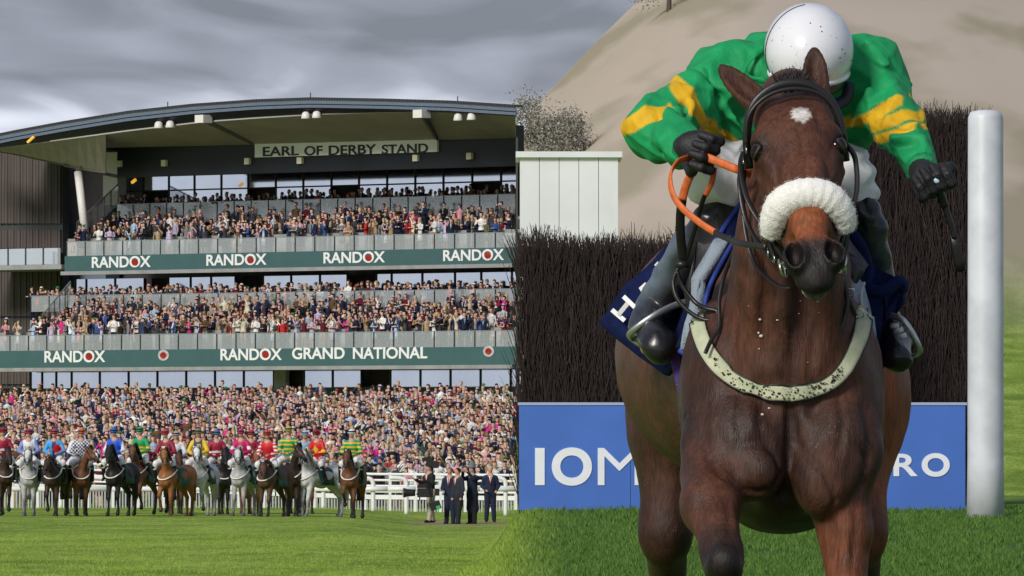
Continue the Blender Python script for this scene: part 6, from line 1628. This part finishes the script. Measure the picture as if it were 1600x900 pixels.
PAT = {'wb': lambda v: W3(np.abs(v[:, 0]) > .17, (.20, .26, .55), wht), 'lbr': lambda v: W3(np.abs(v[:, 0] - .1) + np.abs(v[:, 2] - 2.0) < .17, red_, W3(np.abs(v[:, 0]) < .06, nav, (.06, .36, .75))), 'check': lambda v: W3(np.sin(v[:, 0] * 60) * np.sin(v[:, 2] * 60) > 0, nav, wht), 'white': lambda v: W3(v[:, 0] > .1, (.55, .72, .85), wht),
       'royal': lambda v: W3(np.abs(v[:, 0]) > .24, wht, blu), 'hoops': hoops, 'maroon': lambda v: W3((np.abs(v[:, 2] - 2.08) < .03) & (np.abs(v[:, 0]) < .12), wht, mar), 'ltg': lambda v: W3(np.abs(v[:, 2] - 2.02) < .05, (.5, .6, .75), wht), 'yellow': lambda v: W3((np.abs(v[:, 0]) < .13) & (v[:, 2] > 1.92), (.03, .05, .04), yel),
       'mred': lambda v: W3(np.abs(v[:, 2] - 1.95) < .03, wht, (.32, .01, .04)), 'star': lambda v: W3((np.hypot(v[:, 0], v[:, 2] - 2.05) < .085) & (np.cos(5 * np.arctan2(v[:, 0], v[:, 2] - 2.05)) * .03 + .055 > np.hypot(v[:, 0], v[:, 2] - 2.05)), wht, W3((np.abs(v[:, 0]) > .20) & (np.abs(v[:, 2] - 2.05) < .05), wht, mag)),
       'redw': lambda v: W3((np.abs(v[:, 0]) > .19) & (np.sin(v[:, 2] * 60) > 0), wht, red_), 'sky': lambda v: W3(np.abs(v[:, 2] - 1.95) < .04, nav, (.25, .50, .68)), 'redy': lambda v: W3((np.abs(v[:, 0]) + np.abs(v[:, 2] - 2.02) * .8 < .10) | ((np.abs(v[:, 0]) > .2) & (np.abs(v[:, 2] - 1.98) < .05)), yel, (.60, .015, .015)), 'hoopsall': hoopsall}
W_ = [(0, 0)] * 4
def copymesh(name, me, parent, m=None):
    o = bpy.data.objects.new(name, me); COL.objects.link(o); o.parent = parent
    if m is not None and not me.materials: me.materials.append(m)
    elif m is not None and me.materials[0] != m: o.material_slots[0].link = 'OBJECT'; o.material_slots[0].material = m
    return o
M_brid = mat('bridle_dark', (.015, .012, .012), .5)
def pair(x, feet, d, kind, yaw, hyaw, drop, pose, silk, capc, rp, hlabel, rlabel, sc=1.0, rx=0, num=False):
    X_ = px(x, 0, d).x; zz = px(0, feet, d).z
    me, P0, fa, lb, oc = small_horse(kind, pose, hyaw, drop)
    me.materials.append(M_small)
    h = bpy.data.objects.new('racehorse', me); COL.objects.link(h); h.location = (X_, d, zz); h.rotation_euler = (0, 0, yaw); h.scale = (sc,) * 3
    tag(h, hlabel, 'horse', 'horses parading in front of the stand')
    c = copymesh('saddle_cloth', ME_cloth, h, M_green); copymesh('breast_strap', ME_breast, h, M_strapw)
    tm2 = {'grey': (.35, .34, .33), 'light grey': (.55, .50, .38), 'chestnut': (.16, .06, .025)}.get(kind, (.012, .009, .008))
    copymesh('tail', ME_tail, h, cap_mat(tm2))
    b = MB(); O_ = P0 + Vector((0, -.02, .06))
    def hh(u, v, w): return O_ + fa * u + lb * v + oc * w
    b.tube([hh(.09, -.105, -.1), hh(.05, -.095, -.02), hh(.03, -.04, .02), hh(.03, .04, .02), hh(.05, .095, -.02), hh(.09, .105, -.1)], .013, 6)
    b.tube([hh(.40, -.065, -.10), hh(.37, -.055, -.03), hh(.36, 0, .006), hh(.37, .055, -.03), hh(.40, .065, -.10)], .014, 6)
    for s in (-1, 1): b.tube([hh(.09, s * .108, -.1), hh(.28, s * .105, -.12), hh(.46, s * .062, -.09)], .012, 6)
    o = b.build('bridle', M_brid, h, True)
    fl_ = MB()
    for k in range(14): t = k / 13; p0 = Vector((0, -.30 - .0 * t, 1.62)).lerp(P0 + Vector((0, .06, .10)), t); fl_.tube([p0, p0 + Vector((.07, .05, .03)), p0 + Vector((.12, .04, -.10))], [.03, .03, .012], 5)
    fl_.build('mane', cap_mat(tm2), h, True)
    p = RP[rp]; r = bpy.data.objects.new('person', p['body']); COL.objects.link(r)
    if not p['body'].materials: p['body'].materials.append(M_skin2)
    r.location = (X_ + rx, d, zz); r.rotation_euler = (0, 0, yaw * .8); r.scale = (sc,) * 3
    tag(r, rlabel, 'person', 'jockeys on the parading horses')
    sm = silks_mesh(p['silks'], PAT[silk]); copymesh('silks', sm, r, M_sil2); copymesh('breeches', p['breeches'], r, M_br2); [copymesh('boot', q, r, M_bt2) for q in p['boots']]
    copymesh('helmet', p['helmet'], r, cap_mat(capc)); copymesh('goggles', p['goggles'], r, M_brid)
    rn = MB()
    for s, hnd in zip((-1, 1), p['hands']): rn.tube(lerp_path([hnd + Vector((0, -.08, 0)), hnd.lerp(hh(.46, s * .065, -.1), .5) + Vector((s * .03, 0, -.05)), hh(.46, s * .07, -.1)], 3), .010, 5)
    rn.build('reins', M_brid, h, True)
walk = lambda a, b, c, d: [a, b, c, d]
n0 = (0, 0)
pair(4, 803, 233, 'dark bay', .2, .1, .1, [(.3, 0), (-.2, .3), (.3, 0), (-.3, 0)], 'mred', (.35, .01, .03), 0, 'dark bay horse cut off by the left edge of the row', 'jockey in dark red at the far left edge of the row')
pair(45, 806, 231, 'grey', .05, -.05, .06, [(.3, 0), (-.1, 0), (-.3, 0), (.3, .3)], 'wb', (.45, .02, .06), 0, 'dappled grey horse facing the camera near the left end of the row', 'jockey in white silks with blue sleeves and red cap on the dappled grey')
pair(86, 806, 230, 'dark bay', -.12, -.15, .36, [(.0, .45), (.1, 0), (.3, 0), (-.3, .2)], 'lbr', (.5, .04, .06), 1, 'dark bay horse with lowered head second from the left end', 'jockey in light blue and red silks with red cap on the dark bay')
pair(121, 804, 237, 'brown', .25, .2, .05, [(.2, 0), (-.2, 0), (.2, 0), (-.2, 0)], 'white', (.75, .75, .77), 0, 'brown horse half hidden behind the bay that turns its head right', 'jockey in white with pale blue trim and white cap behind the orange capped rider')
pair(127, 806, 231, 'bay', .05, .95, .02, [(.1, 0), (-.2, 0), (.2, 0), (-.2, 0)], 'check', orn, 0, 'bright bay horse turning its head to the right beside the white rail', 'jockey in navy and white checks with bright orange cap')
pair(187, 805, 230, 'black', -.35, .25, .02, [(.1, 0), (-.1, .1), (-.2, 0), (.3, .1)], 'royal', (.03, .14, .45), 2, 'near black horse standing alone between the rail gap and the green silks', 'jockey in royal blue silks with blue cap on the near black horse', 1.0, -.12)
pair(226, 802, 233, 'bay', -.5, .5, .02, [(.0, 1.0), (-.1, .4), (.3, 0), (-.3, .2)], 'hoops', (.02, .30, .12), 0, 'bay horse lifting its foreleg under the green silks', 'jockey in green with two yellow hoops and plain green cap', 1.0, -.1)
pair(275, 806, 238, 'brown', .1, .1, .1, [n0, n0, n0, n0], 'ltg', (.35, .35, .36), 0, 'brown horse hidden behind the bright chestnut', 'jockey in white with a pale blue band and grey cap behind the maroon silks')
pair(272, 808, 229, 'chestnut', -.45, .55, .04, [(.3, .5), (-.1, 0), (-.3, 0), (.3, .2)], 'maroon', (.55, .04, .08), 2, 'bright chestnut horse stepping forward with lifted foreleg', 'jockey in maroon silks with white chest lettering and red cap on the chestnut', 1.0, -.2)
pair(346, 805, 236, 'black', .15, .0, .05, [(.3, 0), (-.2, 0), (.2, 0), (-.2, 0)], 'mred', (.04, .18, .42), 0, 'black horse just behind the light grey in the middle of the row', 'jockey in dark red with blue cap between the yellow and magenta riders', 1.0, -.15)
pair(316, 806, 231, 'light grey', -.25, .35, .0, [(.1, 0), (-.2, .5), (-.3, 0), (.3, 0)], 'yellow', (.20, .22, .10), 0, 'light grey horse with high head left of the black horse', 'jockey in yellow silks with black chest and olive cap', 1.0, -.1)
pair(392, 804, 238, 'chestnut', .2, .0, .1, [n0, n0, n0, n0], 'mred', (.42, .02, .04), 0, 'chestnut horse almost hidden behind the magenta rider', 'jockey in dark red and red cap tucked behind the magenta rider')
pair(383, 806, 231, 'grey', -.35, .45, .05, [(.25, 0), (-.1, 0), (-.3, 0), (.3, 0)], 'star', (.55, .03, .16), 0, 'steel grey horse with a pale tail in the middle of the row', 'jockey in magenta silks with a white star and magenta cap', 1.0, -.1)
pair(426, 810, 227, 'brown', -.4, .45, .42, [(.0, 0), (.3, 0), (-.3, 0), (.3, .4)], 'redw', (.60, .03, .05), 1, 'brown horse with low head and white breast strap right of the steel grey', 'jockey in red silks with white striped sleeves leaning forward', 1.0, -.1)
pair(474, 804, 238, 'bay', .3, .3, .1, [n0, n0, n0, n0], 'sky', (.30, .52, .70), 1, 'bay horse behind the dark bay that turns its head', 'jockey in pale sky blue with matching cap between green and red silks')
pair(461, 807, 230, 'dark bay', -.15, .9, .0, [(.2, 0), (-.1, 0), (.2, 0), (-.2, 0)], 'hoopsall', (.45, .42, .10), 0, 'tall dark bay horse turning its head right beside the light grey', 'jockey in green and yellow hoops with a mustard cap', 1.03, -.18)
pair(497, 808, 230, 'light grey', -.75, .95, .06, [(.1, 0), (.3, 0), (-.2, 0), (.2, 0)], 'redy', (.30, .01, .03), 0, 'almost white horse standing at an angle second from the right end', 'jockey in bright red with yellow diamonds and dark red cap', 1.0, .0)
pair(550, 808, 229, 'bay', -.15, .05, .12, [(.1, .9), (-.1, 0), (.2, 0), (-.3, 0)], 'hoopsall', (.74, .74, .74), 0, 'bay horse trotting at the right end of the row with lifted foreleg', 'jockey in green and yellow hoops with a white cap at the right end')

# --- officials on the right
M_off = mat('official_clothes', attr='Col', rough=.8, noise=.12, nscale=8, spec=.2)
def official(x, feet, d, top, jacket, trouser, hair, arms, label, yaw=0.0, coat=False, hat=None, legs=((.02, 0), (-.02, 0)), lean=0.0, H=1.78):
    S_ = Solid(); sk = (.55, .31, .23); X_ = px(x, 0, d).x; zz = gz(X_, d) + .02 if feet is None else px(0, feet, d).z
    o = empty('person', (X_, d, zz), yaw); k = H / 1.78; o.scale = (k, k, k)
    def ob(nm, build, col, st_=.02, m=None):
        s = Solid(); build(s); return link(nm, s.mesh(nm, axes_for(s, st_), 1, col), m or M_off, o)
    L_ = lean
    def body(s):
        s.cap((0, -L_ * .9, 1.45), (0, -L_ - .02, 1.58), .06, .055, .02); s.ell((0, -L_ - .03, 1.66), (.075, .095, .115), None, .02); s.ell((0, -L_ - .125, 1.65), (.014, .02, .02), None, .01)
        s.cap((0, 0, 1.0), (0, -L_ * .9, 1.45), .12, .12)
        for sgn, (E_, Wp) in zip((-1, 1), arms):
            s.cap((sgn * .16, -L_ * .9, 1.40), E_, .04, .035); s.cap(E_, Wp, .035, .026); Wv = Vector(Wp); dv = (Wv - Vector(E_)).normalized()
            s.ell(tuple(Wv + dv * .05), (.035, .035, .045), None, .02)
            for f_ in range(5): s.cap(tuple(Wv + dv * .06 + Vector(((f_ - 2) * .016, 0, 0))), tuple(Wv + dv * (.12 if f_ else .09) + Vector(((f_ - 2) * .02, -.02, 0))), .012, .010, .004)
        for sgn, (fy, kk) in zip((-1, 1), legs): s.cap((sgn * .09, 0, .95), (sgn * .11, fy, .08), .07, .04)
    ob('body', body, sk)
    def jk(s):
        s.cap((0, 0, .92), (0, -L_ * .9, 1.36), .165, .175, .05, None, '+', (0, 1, 0), .72); s.cap((-.13, -L_ * .9, 1.42), (.13, -L_ * .9, 1.42), .08, .08, .04)
        if coat: s.cap((0, 0, .95), (0, .02, .52), .17, .21, .05, None, '+', (0, 1, 0), .7)
        for sgn, (E_, Wp) in zip((-1, 1), arms): s.cap((sgn * .185, -L_ * .9, 1.40), E_, .072, .06); s.cap(E_, Wp, .06, .045)
    ob('coat' if coat else 'jacket', jk, jacket)
    def trs(s):
        for sgn, (fy, kx) in zip((-1, 1), legs): s.cap((sgn * .09, 0, .95), (sgn * (.10 + kx), fy * .5, .5), .11, .085, .04); s.cap((sgn * (.10 + kx), fy * .5, .5), (sgn * .12, fy, .10), .085, .07, .03)
    ob('trousers', trs, trouser)
    def shoes(s):
        for sgn, (fy, kx) in zip((-1, 1), legs): s.cap((sgn * .12, fy + .04, .055), (sgn * .13, fy - .14, .045), .05, .045)
    ob('shoes', shoes, (.02, .016, .014))
    ob('hair', lambda s: (s.ell((0, -L_ - .005, 1.70), (.085, .10, .095), None, .02), s.ell((0, -L_ - .11, 1.62), (.07, .05, .10), None, .01, None, '-')), hair)
    if not coat:
        link('shirt', (lambda mb: sharemesh(mb, 'shirt'))(MB().prism([Vector((-.05, -L_ - .135, 1.46)), Vector((.05, -L_ - .135, 1.46)), Vector((0, -L_ * .7 - .15, 1.18))], (0, .02, 0))), M_whitep, o)
        link('tie', (lambda mb: sharemesh(mb, 'tie'))(MB().prism([Vector((-.014, -L_ - .145, 1.45)), Vector((.014, -L_ - .145, 1.45)), Vector((.02, -L_ * .7 - .16, 1.22)), Vector((-.005, -L_ * .7 - .16, 1.18))], (0, .01, 0))), M_red, o)
    if hat: 
        hb_ = MB().lathe([(.135, 0), (.14, .012), (.10, .02), (.092, .03), (.098, .15), (.09, .165), (.01, .168)], (0, -L_ - .02, 1.72), 18) if hat == 'bowler' else MB().lathe([(.12, 0), (.11, .02), (.10, .07), (.05, .09)], (0, -L_ - .03, 1.72), 14)
        link('hat', sharemesh(hb_, 'hat'), mat('hat_felt', (.13, .16, .20) if hat == 'bowler' else (.07, .075, .05), .8), o)
    tag(o, label, 'person'); return o
NV, BKc = (.020, .028, .060), (.014, .015, .018)
dn = ((-.24, .0, 1.14), (-.22, -.06, .88)), ((.24, .0, 1.14), (.22, -.06, .88))
cm = official(673, 817, 240, 720, (.022, .022, .020), (.46, .40, .30), (.06, .06, .05), (((-.22, -.20, 1.22), (-.20, -.42, 1.30)), ((.24, -.12, 1.18), (.16, -.40, 1.28))), 'television cameraman in black vest, khaki trousers and dark cap aiming left', -.9, False, 'cap', ((.18, .0), (-.16, .02)), .05, 1.84)
official(703, 820, 239.4, 735, NV, (.018, .024, .05), (.18, .09, .04), (((-.25, .0, 1.14), (-.14, -.22, 1.06)), ((.24, .02, 1.14), (.20, -.10, .90))), 'fair haired man in navy suit just right of the cameraman', -.35)
official(716, 821, 238.2, 735, (.03, .035, .048), (.02, .022, .03), (.035, .022, .016), dn, 'dark haired man in charcoal suit with red tie facing left', -.9, False, None, ((.10, .0), (-.10, .0)))
official(738, 821, 238.6, 728, (.014, .020, .042), BKc, (.04, .04, .04), (((-.20, -.24, 1.38), (-.10, -.34, 1.58)), ((.20, -.24, 1.38), (.08, -.34, 1.58))), 'man in long dark navy overcoat and grey bowler raising both hands to his face', -.6, True, 'bowler', ((.06, .0), (-.06, .0)), 0, 1.86)
official(766, 816, 243, 735, NV, (.018, .022, .045), (.52, .38, .20), (((-.26, .02, 1.14), (-.16, -.20, 1.02)), ((.26, .02, 1.14), (.18, -.16, 1.0))), 'blond man in navy suit at the right end of the officials', .1)
# television camera on the cameraman's shoulder, and his bag
tvz = gz(px(668, 0, 239).x, 239); p0 = px(662, 770, 239.3)
tv = empty('television_camera', p0); tag(tv, 'bulky black television camera held at the waist of the cameraman', 'camera')
M_cam = mat('camera_black', (.014, .014, .016), .4, noise=.2, nscale=20)
def tvp(mb, name, m=M_cam, sm=False): o = mb.build(name, m, tv, sm, bevel=0); return o
tvp(MB().box((.05, 0, 0), (.50, .22, .28)), 'body'); tvp(MB().lathe([(.10, 0), (.11, .10), (.12, .25), (.15, .34), (.15, .38)], (-.26, 0, 0), 18, Euler((0, R(-90), 0)).to_matrix()), 'lens', M_cam, True)
tvp(MB().box((-.05, -.02, .20), (.30, .12, .11)), 'viewfinder'); tvp(MB().tube([(-.2, 0, .16), (-.15, 0, .25), (.15, 0, .25), (.25, 0, .16)], .02, 6), 'handle'); tvp(MB().box((.42, 0, .02), (.14, .18, .22)), 'battery')
tvp(MB().lathe([(.09, 0), (.10, .01), (.085, .012)], (-.66, 0, 0), 16, Euler((0, R(-90), 0)).to_matrix()), 'lens_glass', mat('lens_glass', (.02, .03, .05), .08), True)
rs_ = px(676, 722, 239.2); sb = empty('shoulder_rig', rs_); tag(sb, 'black transmitter rig with aerial carried above the shoulder of the cameraman', 'equipment')
for mb, nm in ((MB().box((0, 0, -.05), (.42, .24, .20), Euler((0, R(12), 0))), 'pack'), (MB().box((-.18, 0, .10), (.30, .20, .12), Euler((0, R(-14), 0))), 'monitor'), (MB().tube([(.1, 0, -.2), (.12, 0, .25)], .015, 6), 'aerial'), (MB().tube([(0, .0, -.15), (0, .05, -.55)], .03, 6), 'bracket')): mb.build(nm, M_cam, sb)
bg_ = px(680, 790, 239.1); bagt = empty('shoulder_bag', bg_); tag(bagt, 'dark bag with green end hanging at the hip of the cameraman', 'bag')
MB().box((0, 0, 0), (.34, .22, .26), Euler((0, R(-18), 0))).build('bag_body', M_cam, bagt); MB().box((.10, -.115, -.06), (.12, .01, .12), Euler((0, R(-18), 0))).build('green_patch', mat('green_patch', (.02, .45, .12), .6), bagt)
MB().tube([(-.1, 0, .12), (-.25, .05, .7)], .015, 5).build('strap', M_cam, bagt)
